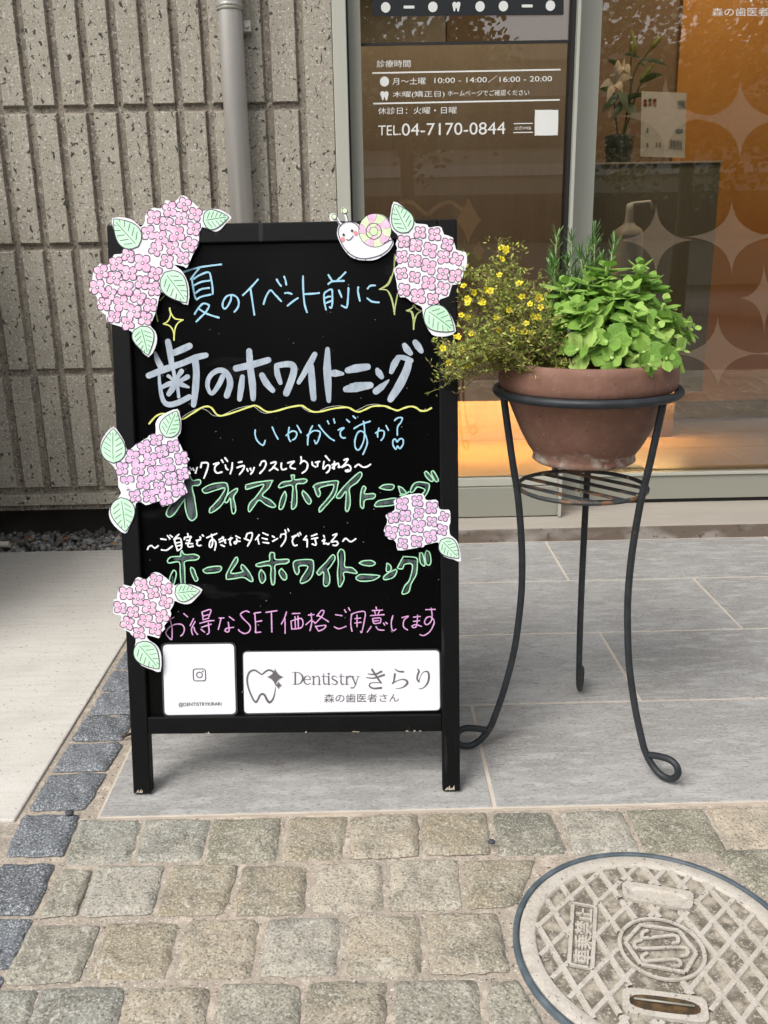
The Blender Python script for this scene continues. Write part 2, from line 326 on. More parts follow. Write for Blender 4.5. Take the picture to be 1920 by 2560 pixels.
M['cover'] = mat('cover', (.485, .45, .40), .7, layers=[(9, .35, .7, (.42, .38, .32)), (60, .52, .7, (.30, .27, .225), dict(max=.6)), (260, .5, .66, (.62, .57, .5), dict(max=.5)), (150, .66, .70, (.16, .15, .13), dict(detail=2))], bump=[(120, .4, .002), (30, .3, .002)])
M['cover_floor'] = mat('cover_floor', (.15, .13, .10), .85, layers=[(34, .45, .6, (.36, .32, .26)), (60, .52, .68, (.09, .08, .065), dict(max=.8)), (240, .55, .66, (.48, .43, .36), dict(detail=2, max=.7))], bump=[(110, .6, .003)])
M['cover_rim'] = mat('cover_rim', (.07, .092, .11), .5, layers=[(40, .45, .7, (.12, .145, .165))], bump=(120, .2, .001))
M['slot_dirt_shade'] = mat('slot_dirt_shade', (.05, .032, .016), .7, layers=[(60, .45, .65, (.12, .07, .025))])  # brown dirt whose dark tone also stands in for shade in a deeper slot
M['canopy'] = mat('canopy', (.42, .41, .39), .8)
M['far_wall'] = mat('far_wall', (.40, .36, .31), .8)
M['far_pale'] = mat('far_pale', (.6, .58, .54), .8)
M['far_glass'] = mat('far_glass', (.03, .035, .04), .1)
M['tree_leaf'] = mat('tree_leaf', (.08, .11, .035), .6, island_hue=[(.07, .10, .03), (.11, .14, .045), (.05, .075, .025)], trans=.25)
M['tree_bark'] = mat('tree_bark', (.07, .055, .04), .9)

# ================================================================== SETTING: ground and pavements
mb = MB(); mb.quad((-250, -250, -.06), (250, -250, -.06), (250, 250, -.06), (-250, 250, -.06))
tag(mb.build('ground', M['asphalt']), kind='structure')
# mortar bed that carries the cobbles and setts
mb = MB(); mb.box(-.70, 3.2, -.6, 1.436, -.05, -.006); mb.box(-.672, -.522, 1.436, 2.96, -.05, -.006)
tag(mb.build('mortar_bed', M['mortar']), kind='structure')
# concrete pavement on the left
mb = MB(); mb.box(-3.4, -.672, 1.436, 2.985, -.05, .0, 0, .004); mb.box(-3.4, -.712, -.6, 1.424, -.05, -.002, 1, .004)
tag(mb.build('concrete_pavement', [M['slab'], M['slab2']]), kind='structure')
# stone tiles before the door
mb = MB(); mb.box(-.522, 3.2, 1.436, 2.985, -.05, -.0015)
tag(mb.build('grout_bed', M['grout']), kind='structure')
mb = MB(); yy = [1.437, 1.826, 2.205, 2.59, 2.975]; gap = .0076
for r_ in range(4):
    x = .212 - .768 * 2 if r_ % 2 == 0 else .596 - .768 * 3
    while x < 3.2:
        a, b = max(x + gap / 2, -.518), min(x + .768 - gap / 2, 3.2)
        if b - a > .03: mb.box(a, b, yy[r_] + gap / 2, yy[r_ + 1] - gap / 2, -.03, 0., 0, .0012)
        x += .768
tag(mb.build('tiled_pavement', M['tile']), kind='structure')

def stone(mb, quad, z, rr, amp=.0008, h=.0075):
    """one hewn paving stone: a jittered outline, rounded shoulders, an uneven top"""
    n = 16
    q = [Vector((p[0], p[1], 0)) for p in quad]
    ph = [rr.uniform(0, 6.28) for _ in range(8)]; tilt = (rr.uniform(-.03, .03), rr.uniform(-.03, .03)); c0 = sum(q, Vector()) / 4
    def hgt(a, b, p):
        e = min(a, 1 - a, b, 1 - b) * 2
        s = min(1, e / .125); s = .78 + .22 * s if e > 0 else .12
        rough = amp * (math.sin(a * 7 + ph[0]) * math.sin(b * 8 + ph[1]) + .6 * math.sin(a * 15 + b * 6 + ph[2]) + .5 * math.sin(b * 17 - a * 7 + ph[3]))
        return z - h + h * s + (rough + (p.x - c0.x) * tilt[0] + (p.y - c0.y) * tilt[1]) * s
    ring = {}
    for iu in range(n + 1):
        for iv in range(n + 1):
            a, b = iu / n, iv / n
            p = (q[0] * (1 - a) + q[1] * a) * (1 - b) + (q[3] * (1 - a) + q[2] * a) * b
            if iu in (0, n) or iv in (0, n):
                d = (p - c0).normalized()
                k = .0030 + .0009 * (math.sin(a * 9 + b * 13 + ph[4]) + .7 * math.sin(a * 21 - b * 17 + ph[5])) + rr.uniform(-.0012, .0012)
                if iu in (0, n) and iv in (0, n): k -= .0012 + rr.uniform(0, .0035)
                p = p + d * k
            ring[iu, iv] = mb.add([(p.x, p.y, hgt(a, b, p))])
    for iu in range(n):
        for iv in range(n): mb.face((ring[iu, iv], ring[iu + 1, iv], ring[iu + 1, iv + 1], ring[iu, iv + 1]), 0, True)
# cobbles: the rows of the photo, then more of the same towards the street
rows_px = [
 T(0, 1980, 1.728, "285,300 555,290 605,118 345,115;585,290 862,283 905,112 635,112;893,298 1187,288 1207,105 925,112;1230,282 1470,278 1500,98 1250,105") + T(640, 1980, 2.183, "522,352 880,338 872,112 525,130;920,330 1268,326 1250,108 912,118;1330,330 1700,322 1600,100 1298,108"),
 T(0, 1980, 1.728, "172,530 325,520 390,335 268,330;350,525 650,515 700,312 420,312;685,522 955,515 1025,310 740,310;1020,520 1305,515 1318,315 1055,312;1355,505 1650,500 1640,302 1380,302") + T(640, 1980, 2.183, "738,632 1115,622 1088,360 742,372;1160,622 1440,612 1520,365 1150,372"),
 T(0, 1980, 1.728, "15,818 330,805 428,570 130,572;395,785 710,792 765,560 470,560;765,790 1075,785 1110,545 815,550;1125,782 1445,775 1462,535 1165,540") + T(640, 1980, 2.183, "500,980 900,980 885,668 520,672;955,980 1372,965 1310,655 942,658"),
 T(0, 1980, 1.728, "-170,1120 75,1110 155,850 -60,850;90,1115 475,1110 530,835 180,845;470,1115 860,1110 895,840 575,845;930,1110 1285,1105 1290,825 960,822") + T(640, 1980, 2.183, "265,1390 690,1380 700,1030 290,1030;770,1380 1230,1370 1200,1020 765,1025;1285,1370 1620,1360 1430,1025 1275,1030"),
]
rr = random.Random(3)
mb = MB(); manC = Vector((.406, 1.086)); manR = .2125
def clear_of_cover(q):
    c = sum((Vector(p) for p in q), Vector((0, 0))) / 4
    out = []
    for p in q:
        d = Vector(p) - manC
        if d.length < manR + .008: d = d.normalized() * (manR + .008) if (c - manC).length > .01 else d; p = manC + d
        out.append((p[0], p[1]))
    return out, (c - manC).length > manR + .02
lastx = []
for row in rows_px:
    for q in row:
        g = [G(*p, z=0)[:2] for p in q]; g, ok = clear_of_cover(g)
        if ok: stone(mb, g, .001 + rr.uniform(-.001, .002), rr)
    gy = [G(*p)[1] for q in row for p in q]; lastx.append((max(G(*p)[0] for p in row[-1]), min(gy), max(gy)))
for k, (lx, y0, y1) in enumerate(lastx):
    x = lx + .014; y1 = min(y1, 1.424); 
    while x < 3.1:
        wd = rr.uniform(.105, .15); q, ok = clear_of_cover([(x, y0), (x + wd, y0), (x + wd, y1), (x, y1)])
        if ok: stone(mb, q, .001, rr)
        x += wd + rr.uniform(.011, .016)
y1 = min(l[1] for l in lastx) - .014
while y1 > -.55:
    y0 = y1 - rr.uniform(.1, .12); x = -.53 - rr.uniform(0, .06)
    while x < 3.1:
        wd = rr.uniform(.105, .15); q, ok = clear_of_cover([(x, y0), (x + wd, y0), (x + wd, y1), (x, y1)])
        if ok: stone(mb, q, .001, rr)
        x += wd + rr.uniform(.011, .016)
    y1 = y0 - rr.uniform(.012, .017)
tag(mb.build('cobbled_pavement', M['cobble']), kind='structure')
mb = MB(); y = 1.418 + .0
setts = T(0, 1900, 5.53, "410,668 1165,650 1455,170 690,200;85,1300 855,1300 1080,748 330,748;-330,2110 450,2100 735,1420 20,1430")
for q in setts: stone(mb, [G(*p)[:2] for p in q], .003, rr, .002)
ya = max(G(*p)[1] for p in setts[0]) + .013
while ya < 2.93:
    yb = ya + rr.uniform(.096, .108); x0 = -.652 + rr.uniform(-.004, .004)
    stone(mb, [(x0, ya), (-.548 + rr.uniform(-.004, .004), ya), (-.548 + rr.uniform(-.004, .004), yb), (x0, yb)], .003, rr, .002); ya = yb + rr.uniform(.012, .018)
yb = min(G(*p)[1] for p in setts[2]) - .014
while yb > -.5:
    ya = yb - rr.uniform(.096, .108); x0 = -.655 + rr.uniform(-.004, .004)
    stone(mb, [(x0, ya), (-.55, ya), (-.55, yb), (x0, yb)], .003, rr, .002); yb = ya - rr.uniform(.012, .018)
tag(mb.build('granite_kerb_strip', M['sett']), kind='structure')
# sill before the door: a step with a brown riser strip
mb = MB(); mb.box(-.52, 3.2, 2.987, 3.62, -.05, .046, 0, .002); mb.box(-.52, 3.2, 2.978, 2.985, -.05, .044, 1)
tag(mb.build('door_step', [M['sill'], M['riser']]), kind='structure')
mb = MB(); mb.box(-3.4, -.53, 2.99, 3.26, -.06, -.035)
tag(mb.build('gravel_bed', M['recess']), kind='structure')
def chunk(mb, c, r, rr, sq=(1, 1, .7), mi=0, sub=1):
    bm = bmesh.new(); bmesh.ops.create_icosphere(bm, subdivisions=sub, radius=1)
    A = Matrix.Rotation(rr.uniform(0, 6.28), 3, Vector((rr.uniform(-1, 1), rr.uniform(-1, 1), rr.uniform(-1, 1))).normalized())
    for v in bm.verts: p = v.co * rr.uniform(.65, 1.15); p = A @ Vector((p.x * sq[0], p.y * sq[1], p.z * sq[2])); v.co = Vector(c) + p * r
    mb.bm(bm, mi)
mb = MB()
for k in range(1500):
    chunk(mb, (rr.uniform(-2.4, -.54), rr.uniform(3.0, 3.22), -.022 + rr.uniform(0, .022)), rr.uniform(.007, .016), rr)
tag(mb.build('gravel', M['stone_white']), kind='stuff')
mb = MB()
for k in range(46):
    c = Vector((rr.uniform(-2.2, -.6), rr.uniform(3.0, 3.12), .012 + rr.uniform(0, .008))); a = rr.uniform(0, 6.28); d = Vector((math.cos(a), math.sin(a), rr.uniform(-.2, .3))) * rr.uniform(.008, .02); e = Vector((-d.y, d.x, rr.uniform(-.004, .006))) * .4
    i = mb.add([c - d, c + e, c + d, c - e + Vector((0, 0, .003))]); mb.face((i, i + 1, i + 2, i + 3))
tag(mb.build('fallen_leaves', M['dead_leaf']), kind='stuff')

# ================================================================== BUILDING: ribbed concrete wall
WY = 3.08
wall = empty('concrete_wall', (-.6, WY, .12))
tag(wall, 'grey brown ribbed concrete wall with dark aggregate flecks beside the glass entrance', 'wall')
def loc(o): return lambda p: Vector(p) - Vector(o)
mb = MB(); L0 = (-.6, WY, .12)
xe = -.098
f = loc(L0); dep = .013
mb.box(-3.4, xe, WY + dep, WY + .17, .118, 3.3, 1, 0, f)             # body = groove level
zs = [(.205, .592), (.618, 1.0), (1.026, 1.412), (1.438, 1.82), (1.846, 2.23), (2.256, 2.64), (2.666, 3.05)]
def rib(x0, x1, z0, z1):
    c = .006
    o = [(x0 - c, WY + dep, z0 - c), (x1 + c, WY + dep, z0 - c), (x1 + c, WY + dep, z1 + c), (x0 - c, WY + dep, z1 + c)]
    b2 = .0015; i_ = [(x0, WY + b2, z0), (x1, WY + b2, z0), (x1, WY + b2, z1), (x0, WY + b2, z1)]
    t = [(x0 + b2, WY, z0 + b2), (x1 - b2, WY, z0 + b2), (x1 - b2, WY, z1 - b2), (x0 + b2, WY, z1 - b2)]
    i = mb.add([f(Vector(p)) for p in o + i_ + t])
    for k in range(4):
        n_ = (k + 1) % 4; mb.face((i + k, i + n_, i + 4 + n_, i + 4 + k), 1); mb.face((i + 4 + k, i + 4 + n_, i + 8 + n_, i + 8 + k), 0)
    mb.face((i + 8, i + 9, i + 10, i + 11), 0)
x = -3.35
edges = []
gx = -.3165
g0 = gx
while gx > -3.4: edges.append(gx); gx -= .0937
for k, gx in enumerate(edges):            # gx = left edge of a groove; the rib left of it
    x1 = gx; x0 = gx - .0937 + .0275
    for z0, z1 in zs: rib(x0, x1, z0, z1)
for z0, z1 in zs: rib(-.3165 + .0275, -.212, z0, z1)
rib(-.186, -.099, .138, 3.28)
rib(-3.39, -.196, .138, .179)
mb.build('wall_panel', [M['concrete_wall'], M['groove']], wall)
mb = MB(); mb.box(-3.4, -.53, 3.262, 3.4, -.05, .117, 0, 0, f); mb.build('plinth', M['recess'], wall)
# drainpipe
px_ = -.4015; PYc = 3.03
pipe = empty('drainpipe', (px_, PYc, .13)); tag(pipe, 'round grey metal drainpipe running down the ribbed concrete wall', 'drainpipe')
mb = MB(); mb.lathe([(.0005, -.01), (.0365, -.01), (.0365, 1.56)], 40); mb.lathe([(.0385, 1.565), (.0385, 3.1)], 40); mb.lathe([(.0365, 1.56), (.0392, 1.562), (.0392, 1.568), (.0385, 1.57)], 40)
mb.build('pipe', M['pipe'], pipe)
mb = MB(); mb.lathe([(.039, 1.553), (.0397, 1.555), (.0397, 1.5585), (.039, 1.56)], 40); mb.build('joint_collar', M['alu_dark'], pipe)
mb = MB(); mb.box(.033, .058, .012, .05, 1.50, 1.53); mb.tube([(.047, .006, 1.515), (.047, .013, 1.515)], .006, 8)
mb.build('bracket', M['pipe'], pipe)

# ================================================================== BUILDING: glazed entrance
def entr(name, label, o): e = empty(name, o); tag(e, label, 'entrance'); return e
DL, DR = 3.15, 3.30
O1 = (.28, 3.1, .05); f = loc(O1)
left = entr('glass_panel', 'left grey framed glass panel lettered with opening hours and telephone number', O1)
mb = MB()
mb.box(-.097, -.054, 3.068, 3.20, .046, 2.7, 0, .002, f)                  # outer post
mb.box(-.050, -.010, 3.118, 3.20, .05, 2.7, 1, .002, f)                  # sash post set back
mb.box(-.054, -.050, 3.10, 3.19, .046, 2.7, 2, 0, f)
mb.box(.664, .674, 3.10, 3.19, .05, 2.7, 0, .001, f)                    # right sash edge
mb.box(.652, .664, 3.125, 3.185, .19, 2.6, 2, 0, f)
mb.box(-.010, .664, 3.118, 3.19, .05, .16, 1, .002, f)                  # bottom rail
mb.box(-.010, .664, 3.126, 3.17, .163, .190, 0, .001, f)
mb.box(-.010, .664, 3.118, 3.19, 2.6, 2.7, 1, .002, f)
mb.build('frame', [M['alu'], M['alu_dark'], M['gasket']], left)
mb = MB(); mb.box(-.010, .652, DL, DL + .008, .19, 2.6, 0, 0, f); mb.build('pane', M['glass'], left)
mb = MB(); zb = PL(1200, 107, DL).z; mb.box(-.010, .652, DL - .004, DL - .001, zb - .005, zb + .004, 0, 0, f); mb.build('black_strip', M['gasket'], left)
def Q(D, x0, y0, x1, y1, ox, oy, sc, o, sk=0.):
    """text quad on a pane: left, top, right, bottom in a cut of the photo; sk = rise towards the right in cut pixels"""
    pt = lambda x, y: PL(ox + x / sc, oy + y / sc, D) - Vector(o)
    return [pt(x0, y1), pt(x1, y1 - sk), pt(x1, y0 - sk), pt(x0, y0)]
def disc3(mb, D, x, y, r, ox, oy, sc, o, mi=0, n=28):
    c = PL(ox + x / sc, oy + y / sc, D); k = (PL(ox + (x + r) / sc, oy + y / sc, D) - c).length; c = c - Vector(o)
    i = mb.add([(c.x + k * math.cos(2 * math.pi * j / n), c.y, c.z + k * math.sin(2 * math.pi * j / n)) for j in range(n)]); mb.face(range(i, i + n), mi)
def poly3(mb, D, pts, o, mi=0, dy=0.):
    P = [PL(x, y, D) - Vector(o) for x, y in pts]
    P2 = [Vector((p.x, p.z, 0)) for p in P]; i = mb.add([(p.x, p.y + dy, p.z) for p in P])
    for t in tessellate_polygon([P2]):
        a, b, c = t
        if (P2[b] - P2[a]).cross(P2[c] - P2[a]).z < 0: b, c = c, b
        mb.face((i + a, i + b, i + c), mi)
A8 = (800, 0, 2.552)
Dt = DL - .0015
mb = MB()
for tx, x0, y0, x1, y1, sk in (("診療時間", 362, 384, 577, 430, 2), ("月～土曜", 462, 497, 674, 541, 3), ("10:00 - 14:00／16:00 - 20:00", 730, 489, 1480, 534, 12), ("木曜(矯正日)", 464, 583, 795, 627, 4), ("ホームページでご確認ください", 815, 577, 1335, 614, 6), ("休診日：火曜・日曜", 370, 686, 872, 730, 6), ("TEL.", 372, 801, 515, 864, 2), ("04-7170-0844", 522, 788, 1183, 866, 10), ("公式WEB", 1240, 805, 1347, 829, 1)):
    put_text(mb, tx, Q(Dt, x0, y0, x1, y1, *A8, O1, sk), bold=.0)
for x0, y0, x1, y1, sk in ((334, 461, 1536, 471, 22), (339, 656, 1530, 666, 24), (1236, 786, 1358, 792, 2), (1234, 843, 1358, 849, 2)):
    q = Q(Dt, x0, y0, x1, y1, *A8, O1, sk); mb.quad(*q)
disc3(mb, Dt, 411, 520, 29, *A8, O1)
tooth = "385,600 390,585 402,582 411,588 420,582 432,585 437,600 432,620 428,638 420,638 414,620 409,620 404,638 397,638 392,620"
poly3(mb, Dt, [(p.x, p.y) for p in crom(T(*A8, tooth)[0], 4, True)], O1)
# small white card whose square code is left out
poly3(mb, Dt, [(p.x, p.y) for p in crom(T(*A8, "1372,712 1385,702 1508,702 1520,712 1517,850 1505,862 1382,864 1370,852")[0], 4, True)], O1)
mb.build('hours_lettering', M['white_vinyl'], left)
mb = MB(); q = Q(Dt, 333, -160, 1555, 104, *A8, O1, 10); mb.quad(*q); mb.build('timetable_strip', M['black_vinyl'], left)
Dt2 = Dt - .0006
strip = bpy.data.objects['timetable_strip']
for x, y in ((419, 47), (720, 44), (1021, 41), (1170, 39), (1470, 36)): mb = MB(); disc3(mb, Dt2, x, y, 30, *A8, O1); mb.build('dot_mark', M['white_vinyl'], strip)
for x, y in ((568, 45), (1322, 38)):
    mb = MB(); poly3(mb, Dt2, [(p.x, p.y) for p in crom(T(*A8, f"{x-34},{y-6} {x-30},{y-9} {x+30},{y-9} {x+34},{y-6} {x+34},{y+6} {x+30},{y+9} {x-30},{y+9} {x-34},{y+6}")[0], 3, True)], O1); mb.build('dash_mark', M['white_vinyl'], strip)
mb = MB(); poly3(mb, Dt2, [(p.x, p.y) for p in crom(T(*A8, "844,28 850,14 862,12 870,18 880,11 892,14 896,28 890,50 886,70 878,73 872,52 866,52 860,72 852,68 848,48")[0], 4, True)], O1)
mb.build('tooth_mark', M['white_vinyl'], strip)
# darker tooth and star film on the left pane
mb = MB()
def star_pts(x, y, ax, ay, n=10, k=2.6):
    out = []
    for j in range(4 * n):
        a = 2 * math.pi * j / (4 * n); c_, s_ = math.cos(a), math.sin(a)
        out.append((x + ax * math.copysign(abs(c_) ** k, c_), y + ay * math.copysign(abs(s_) ** k, s_)))
    return out
B5 = (780, 470, 3.77)
poly3(mb, DL - .0012, star_pts(780 + 1475 / 3.77, 470 + 300 / 3.77, 34, 62), O1)
poly3(mb, DL - .0012, star_pts(780 + 1570 / 3.77, 470 + 590 / 3.77, 18, 30), O1)
arc = crom(T(*B5, "720,330 820,160 930,130 1010,190 1090,250 1170,180 1300,130 1390,190 1440,250")[0], 5)
for k in range(len(arc) - 1):
    a, b = arc[k], arc[k + 1]; t = (b - a).normalized(); nn = Vector((-t.y, t.x)) * 5
    mb.quad(*[PL(p.x, p.y, DL - .0012) - Vector(O1) for p in (a + nn, b + nn, b - nn, a - nn)])
mb.build('tooth_film', M['tint_film'], left)
# right pane
O2 = (1.5, 3.25, .05); f = loc(O2)
right = entr('glass_door', 'right grey framed glass door with pale frosted four pointed stars', O2)
mb = MB()
mb.box(.704, .778, 3.262, 3.36, .046, 2.7, 0, .002, f); mb.box(.6945, .704, 3.29, 3.35, .046, 2.7, 1, 0, f)
mb.box(.686, .6945, 3.262, 3.34, .046, 2.7, 2, 0, f)
mb.box(.778, 2.6, 3.262, 3.35, .062, .160, 3, .002, f); mb.box(.778, 2.6, 3.255, 3.262, .155, .166, 0, .001, f)
mb.box(.778, 2.6, 3.275, 3.34, .046, .0615, 1, 0, f)
mb.box(2.6, 2.7, 3.262, 3.36, .046, 2.7, 0, .002, f); mb.box(.778, 2.6, 3.262, 3.35, 2.6, 2.7, 3, .002, f)
mb.build('frame', [M['alu'], M['gasket'], M['alu_dark'], M['alu_dark']], right)
mb = MB(); mb.box(.778, 2.6, DR, DR + .008, .166, 2.6, 0, 0, f); mb.build('pane', M['glass'], right)
mb = MB()
for x, y, ax, ay in ((1664, 290, 118, 100), (1850, 297, 118, 100), (1829, 592, 118, 92), (1640, 600, 95, 90), (1794, 884, 108, 95), (1910, 745, 60, 88), (1985, 590, 100, 92), (1990, 884, 100, 92)):
    poly3(mb, DR - .0015, star_pts(x, y, ax * 1.12, ay * 1.08, 12, 4.0), O2)
mb.build('star_film', M['frost'], right)
mb = MB()
put_text(mb, "森の歯医者さん", Q(DR - .002, 1213, 62, 1850, 130, 1400, 0, 3.19, O2, 4), bold=.004)
put_text(mb, "Dentistry きらり", Q(DR - .002, 900, -190, 2150, 14, 1400, 0, 3.19, O2, 4), bold=.004)
mb.build('lettering', M['white_vinyl'], right)
# facade over and beside the glass
mb = MB(); mb.box(-.098, 4.5, 3.07, 3.4, 2.705, 3.3); mb.box(2.705, 4.5, 3.07, 3.4, .0, 2.705)
tag(mb.build('facade_header', M['canopy']), 'plain grey facade band above the glass entrance', 'facade')
mb = MB(); mb.box(-6, 7, 2.65, 3.065, 2.8, 3.05)  # unseen eave inferred from the dim wall, depth shaped for the shade it casts
tag(mb.build('shading_eave', M['canopy']), 'flat grey eave slab out of view, its depth set for the shade below', 'canopy')

# ================================================================== ROOM behind the glass
mb = MB(); mb.box(-1.2, 4.4, 3.63, 6.6, -.05, .056); tag(mb.build('room_floor', M['wood_floor']), kind='structure')
mb = MB(); mb.box(-1.2, 4.4, 3.41, 6.6, 2.62, 2.75); tag(mb.build('room_ceiling', M['room']), kind='structure')
mb = MB(); mb.box(-1.2, 4.4, 6.4, 6.6, .056, 2.62); mb.box(-1.3, -1.2, 3.41, 6.6, .0, 2.75); mb.box(4.4, 4.5, 3.41, 6.6, .0, 2.75)
tag(mb.build('room_wall', M['room']), kind='structure')
mb = MB(); mb.box(.4, 1.522, 4.80, 4.9, .056, 2.62); tag(mb.build('brown_partition', M['brown_wall']), 'dark brown wood partition wall behind the lily vase', 'partition')
mb = MB(); mb.box(1.524, 3.9, 4.78, 4.9, .17, 2.62, 0); mb.box(1.524, 3.9, 4.795, 4.9, .056, .168, 1)
tag(mb.build('orange_wall', [M['orange_wall'], M['brown_wall']]), 'glowing orange ochre wall inside the clinic', 'wall')
rec = empty('reception_desk', (.3, 3.8, .4)); tag(rec, 'wood fronted reception desk with light glowing under its raised base', 'desk'); f = loc((.3, 3.8, .4))
mb = MB(); DP = 4.05; pz0, pz1, px1 = PL(1200, 1003, DP).z, PL(1200, 109, DP).z, PL(1462, 600, DP).x; mb.box(-.8, px1, DP, DP + .04, pz0, pz1, 0, .002, f); mb.build('front_panel', M['wood_panel'], rec)
mb = MB(); mb.box(-.8, px1 - .02, DP + .36, DP + .40, .056, pz0 + .039, 0, .001, f); mb.box(-.8, px1, DP + .042, DP + .40, pz0 + .04, pz0 + .055, 0, 0, f); mb.build('recessed_base', M['wood_panel'], rec)
mb = MB(); mb.box(-.78, px1 - .02, DP + .06, DP + .09, pz0 + .015, pz0 + .035, 0, 0, f); mb.build('strip_light', M['strip_lamp'], rec)
cab = empty('display_cabinet', (1.28, 4.4, .3)); tag(cab, 'grey green cabinet carrying the lily vase and the notice', 'cabinet'); f = loc((1.28, 4.4, .3))
mb = MB(); mb.box(.86, 1.556, 4.2, 4.6, .315, 1.322, 0, .003, f); mb.box(.853, 1.563, 4.193, 4.607, 1.3225, 1.331, 1, .001, f); mb.build('body', [M['counter'], M['room']], cab)
mb = MB(); mb.box(.92, 1.5, 4.4, 4.58, .056, .314, 0, .001, f); mb.build('recessed_base', M['brown_wall'], cab)
mb = MB(); mb.box(.90, 1.54, 4.36, 4.385, .300, .313, 0, 0, f); mb.build('strip_light', M['strip_lamp'], cab)
for k, (x, y) in enumerate(((.05, 3.56), (.5, 3.56), (1.3, 3.75), (2.2, 3.8), (1.7, 4.4), (3.2, 4.1), (.6, 5.6))):  # lamps guessed from one bright spot; number and places added to brighten the room
    lp = empty('added_ceiling_lamp', (x, y, 2.6)); tag(lp, 'round warm ceiling lamp added unseen to brighten the clinic interior', 'lamp', 'added lamps on the clinic ceiling')
    mb = MB(); mb.lathe([(.09, .018), (.10, .012), (.10, .0), (.085, -.004)], 24); mb.build('lamp_ring', M['room'], lp)
    mb = MB(); mb.lathe([(.0005, -.003), (.084, -.003)], 24); mb.build('diffuser', M['added_room_lamp'], lp)
# lily in its vase
CT = 1.331
C1 = (1400, 0, 3.19); P1 = lambda x, y, D=4.33: PL(1400 + x / 3.19, y / 3.19, D)
vb = P1(480, 1270); vase = empty('flower_vase', (vb.x, 4.36, CT)); tag(vase, 'dark glass vase holding white lilies on the cabinet', 'vase')
mb = MB(); mb.lathe([(.0005, 0), (.055, 0), (.06, .05), (.066, .12), (.062, .125), (.055, .06), (.0005, .02)], 28); mb.build('vase_body', M['vase'], vase)
lily = empty('white_lily', (vb.x, 4.36, CT + .05)); tag(lily, 'white lily bouquet with green buds standing in the dark vase', 'flowers'); f = loc((vb.x, 4.36, CT + .05))
mb = MB()
stems = ["480,1150 560,800 560,600 570,460 610,330", "500,1150 580,620 700,420 780,330", "470,1150 430,800 420,640", "490,1150 600,780 660,640"]
for st_ in stems: mb.tube([f(P1(p.x, p.y)) for p in crom(T(0, 0, 1, st_)[0], 5)], .0035, 6)
mb.build('stem', M['dark_leaf'], lily)
def blade(mb, a, b, wd, bend=Vector((0, 0, .01)), mi=0, n=6, prof=None, up=None):
    a, b = Vector(a), Vector(b); d = b - a; side = d.cross(up or Vector((0, 1, 0)))
    if side.length < 1e-6: side = Vector((1, 0, 0))
    side.normalize(); L_ = []
    for k in range(n + 1):
        t = k / n; wk = wd * (prof(t) if prof else math.sin(math.pi * min(.97, max(.06, t)) ** .8))
        p = a + d * t + bend * math.sin(math.pi * t); L_.append((p - side * wk, p + Vector((0, -.15 * wk, -.1 * wk)), p + side * wk))
    i = mb.add([q for l in L_ for q in l])
    for k in range(n):
        for j in (0, 1): mb.face((i + 3 * k + j, i + 3 * k + j + 1, i + 3 * k + 4 + j, i + 3 * k + 3 + j), mi, True)
mb = MB()
for a, b, wd in (((500, 560), (375, 480), .012), ((630, 460), (500, 440), .009), ((640, 660), (820, 595), .014), ((620, 500), (685, 550), .008), ((660, 480), (865, 530), .009), ((470, 760), (330, 900), .02), ((520, 800), (420, 960), .02), ((560, 820), (600, 980), .02), ((440, 760), (300, 700), .012), ((480, 720), (540, 900), .018), ((500, 800), (700, 760), .012)):
    blade(mb, f(P1(*a)), f(P1(*b, 4.28)), wd)
mb.build('leaf', M['dark_leaf'], lily)
for a, b in (((600, 430), (570, 235)), ((590, 440), (565, 320)), ((720, 390), (825, 270)), ((635, 650), (750, 500))):
    mb = MB(); pa, pb = f(P1(*a)), f(P1(*b)); mb.tube([pa.lerp(pb, t) for t in (0, .15, .4, .7, .9, 1)], [.004, .011, .014, .010, .005, .001], 8); mb.build('bud', M['bud'], lily)
for c, tips in (((430, 670), ((580, 620), (370, 820), (320, 700), (500, 740), (470, 540), (400, 600))), ((490, 530), ((430, 545), (520, 520), (560, 600), (470, 600)))):
    mb = MB()
    for t_ in tips: blade(mb, f(P1(*c, 4.26)), f(P1(*t_, 4.23)), .016, Vector((0, -.012, .012)))
    mb.build('bloom', M['petal_white'], lily)
# notice in a stand
nb = empty('notice_sheet', tuple(PL(1660, 395, 4.22))); tag(nb, 'white printed notice with coloured dots standing on the cabinet', 'notice'); o = tuple(nb.location)
mb = MB(); poly3(mb, 4.22, [(1604, 228), (1716, 232), (1712, 395), (1601, 391)], o)
poly3(mb, 4.223, [(1604, 228), (1601, 391), (1712, 395), (1716, 232)], o); mb.build('sheet', M['poster'], nb)
PM = [mat('print_red', (.30, .03, .05)), mat('print_green', (.10, .13, .06)), mat('print_plum', (.22, .04, .09)), mat('print_gold', (.38, .22, .04)), M['ink_grey'], mat('print_blue', (.25, .28, .34))]
for (x, y, c) in ((680, 805, 0), (718, 800, 1), (680, 835, 2), (718, 832, 3)):
    mb = MB(); disc3(mb, 4.2185, x, y, 15, *C1, o, 0, 12); mb.build('printed_dot', PM[c], nb)
for q, c in (("742,788 770,788 768,852 742,852", 0), ("690,1020 705,1020 705,1060 690,1060", 5), ("690,1140 705,1140 705,1175 690,1175", 5), ("765,1135 775,1135 775,1170 765,1170", 3), ("790,1135 803,1135 803,1175 790,1175", 5), ("920,1030 980,1030 980,1060 920,1060", 5)):
    mb = MB(); poly3(mb, 4.2185, T(*C1, q)[0], o); mb.build('printed_block', PM[c], nb)
mb = MB()
for k in range(7): poly3(mb, 4.2185, T(*C1, f"{940+k*9},800 {945+k*9},800 {945+k*9},872 {940+k*9},872")[0], o)
mb.build('printed_stripes', PM[4], nb); mb = MB()
